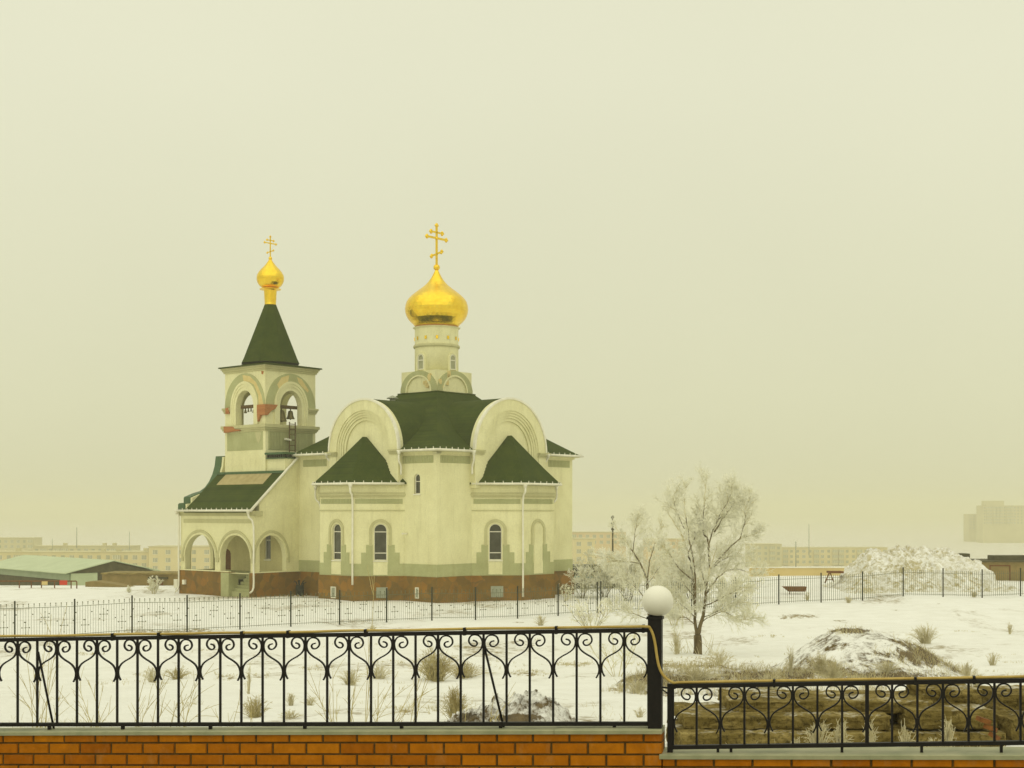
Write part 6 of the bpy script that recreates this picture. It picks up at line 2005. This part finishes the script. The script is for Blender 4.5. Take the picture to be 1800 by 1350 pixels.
# frosted weeds before the slabs
for i, (px, py, h, w_, n, lab) in enumerate(((1437, 1318, 64, 60, 90, 'bushy frosted weed in front of the lowest slabs'), (1478, 1318, 66, 40, 60, 'taller frosted weed right of the bushy one before the slabs'),
                                             (1530, 1318, 62, 34, 45, 'thin frosted weed before the middle of the slab stack'), (1590, 1318, 60, 30, 40, 'frosted weed before the rough thick slab'),
                                             (1668, 1318, 66, 34, 60, 'feathery frosted weed with a bent plume before the right slabs'), (1640, 1318, 36, 46, 60, 'low frosted weed at the foot of the right slabs'),
                                             (1400, 1320, 34, 40, 40, 'low frosted weed left of the bushy one before the slabs'))):
    T(px, py, 15.4, h, w_, n, 90 + i, lab, 'grassfrost', 'frosted_weed', 'weed', 0.0042, 'frosted weeds before the slabs')

# tall thin stems right behind the wall
def stems(px, d, tips, seed, label):
    """tips: photo points (x, y) reached by single thin stems"""
    rnd = random.Random(seed); b = at(px, 1300, d); b.z = ground(b.x, d) - 0.05; m = MB()
    for (tx, ty) in tips:
        dd_ = d + rnd.uniform(-0.5, 0.5)
        tip = at(tx, ty, dd_) - b; r0 = Vector((rnd.gauss(0, 0.10), rnd.gauss(0, 0.1), 0))
        midp = r0.lerp(tip, 0.55) + Vector((-(tip.x - r0.x) * 0.16 + rnd.gauss(0, 0.02), 0, 0.05))
        pts = smooth_line([r0, midp, tip], 6)
        m.tube(pts, [0.0042 * (1 - 0.6 * i / (len(pts) - 1)) for i in range(len(pts))], 4)
        for q in range(3):
            p, dv = on_path(pts, rnd.uniform(0.3, 0.9)); m.tube(limb_path(rnd, p, side_dir(rnd, dv, 0.45) + Vector((0, 0, 0.1)), rnd.uniform(0.1, 0.32), 4, 0.1, -0.03), [0.003, 0.0028, 0.0024, 0.002, 0.0014], 3)
    o = m.build('dry_weed', M['reed'], None, False); o.location = b
    return tag(o, label, 'weed', 'dry weeds behind the brick wall')


stems(62, 13.0, [(118, 1062), (90, 1080), (84, 1100), (45, 1140), (36, 1185), (58, 1170), (98, 1190), (75, 1150), (30, 1215), (110, 1205)], 1, 'tallest dry weed at the far left, reaching over the railing')
stems(168, 13.2, [(155, 1195), (135, 1200), (128, 1215), (182, 1205), (190, 1235), (112, 1230), (146, 1240), (205, 1240)], 2, 'bushy dry weed behind the left part of the railing')
stems(255, 13.5, [(262, 1170), (275, 1180), (240, 1210), (285, 1195), (225, 1240), (270, 1220), (300, 1230)], 3, 'dry weed leaning right behind the railing, third from the left')
stems(300, 13.4, [(350, 1185), (376, 1165), (330, 1195), (345, 1215), (320, 1225), (368, 1240), (290, 1235)], 4, 'fan of long dry stems behind the railing left of the porch')
stems(640, 13.0, [(658, 1012), (652, 1100), (630, 1165), (622, 1210), (612, 1230), (665, 1200), (682, 1215), (700, 1180), (712, 1205)], 5, 'dry weed with one very tall stalk hooked at the top before the church')
stems(600, 13.4, [(540, 1195), (555, 1210), (585, 1180), (575, 1240), (592, 1215), (560, 1250)], 6, 'dry weed leaning left behind the middle of the railing')
stems(690, 13.2, [(745, 1160), (770, 1130), (735, 1190), (752, 1210), (760, 1180), (720, 1225)], 7, 'dry weed with long stems leaning right near the domed tuft')
stems(395, 13.6, [(420, 1235), (412, 1250), (440, 1225), (378, 1245)], 8, 'short dry weed behind the railing below the porch')
stems(845, 13.4, [(905, 1215), (885, 1235), (820, 1240), (860, 1250)], 9, 'low dry stems bending over the clod pile')
for o_ in bpy.data.objects:
    if o_.parent is None and o_.get('category') and not o_.get('kind'): o_['kind'] = 'thing'

# thin dry grass sticking out of the snow: one uncountable mass
def scatter(seed, n, gen, mats, name):
    rnd = random.Random(seed); m = MB(); k = 0
    while k < n:
        c = gen(rnd)
        if c is None: continue
        x, y, h, nb = c; k += 1
        r = max(0.003, y / F * 0.30)
        for _ in range(nb):
            bx, by = x + rnd.gauss(0, h * 0.45), y + rnd.gauss(0, h * 0.45); z = surface(bx, by) - 0.02
            hh = h * rnd.uniform(0.35, 1.0); lx, ly = rnd.gauss(0, hh * 0.4), rnd.gauss(0, hh * 0.4)
            m.tube([(bx, by, z), (bx + lx * 0.4, by + ly * 0.4, z + hh * 0.6), (bx + lx, by + ly, z + hh)], [r, r * 0.9, r * 0.5], 3, 0 if rnd.random() < 0.5 else 1)
    tag(m.build(name, mats, None, False), kind='stuff')


def g_mound(rnd):
    px = rnd.uniform(1290, 1750); y = rnd.uniform(41.3, 46.0); x = X(px, y)
    if dirt_shade_at(Vector((x, y, surface(x, y))), HD) < 0.45: return None
    return (x, y, rnd.uniform(0.08, 0.26), 5)


def g_bank(rnd):
    y = rnd.uniform(35.4, 38.6); x = X(rnd.uniform(1085, 1560), y)
    return (x, y, rnd.uniform(0.10, 0.34), 6)


def g_field(rnd):
    y = 13 + 60 * rnd.random() ** 1.6; x = X(rnd.uniform(-40, 1840), y)
    if noise.noise(Vector((x * 0.22, y * 0.16, 9))) < 0.18: return None
    return (x, y, rnd.uniform(0.05, 0.2), 4)


def g_dirt(rnd):
    y = 16 + 60 * rnd.random(); x = X(rnd.uniform(0, 1800), y)
    if dirt_shade_at(Vector((x, y, ground(x, y)))) < 0.35: return None
    return (x, y, rnd.uniform(0.04, 0.14), 5)


def g_wall(rnd):
    s = rnd.uniform(-7, 5); b = rnd.uniform(0.6, 5.0); p = loc(s, b); return (p.x, p.y, rnd.uniform(0.08, 0.35), 4)


scatter(61, 620, g_mound, [M['straw'], M['grassfrost']], 'mound_grass')
scatter(62, 700, g_bank, [M['straw'], M['grassfrost']], 'bank_grass')
scatter(63, 750, g_field, [M['straw'], M['grassfrost']], 'field_grass')
scatter(64, 700, g_dirt, [M['straw'], M['grassfrost']], 'earth_grass')
scatter(65, 260, g_wall, [M['reed'], M['grassfrost']], 'wall_foot_grass')
print('rail', n1, (s_at(1097.4, YR) - s_at(31.1, YR)))
print('objects', len(bpy.data.objects), 'polys', sum(len(m.polygons) for m in bpy.data.meshes))
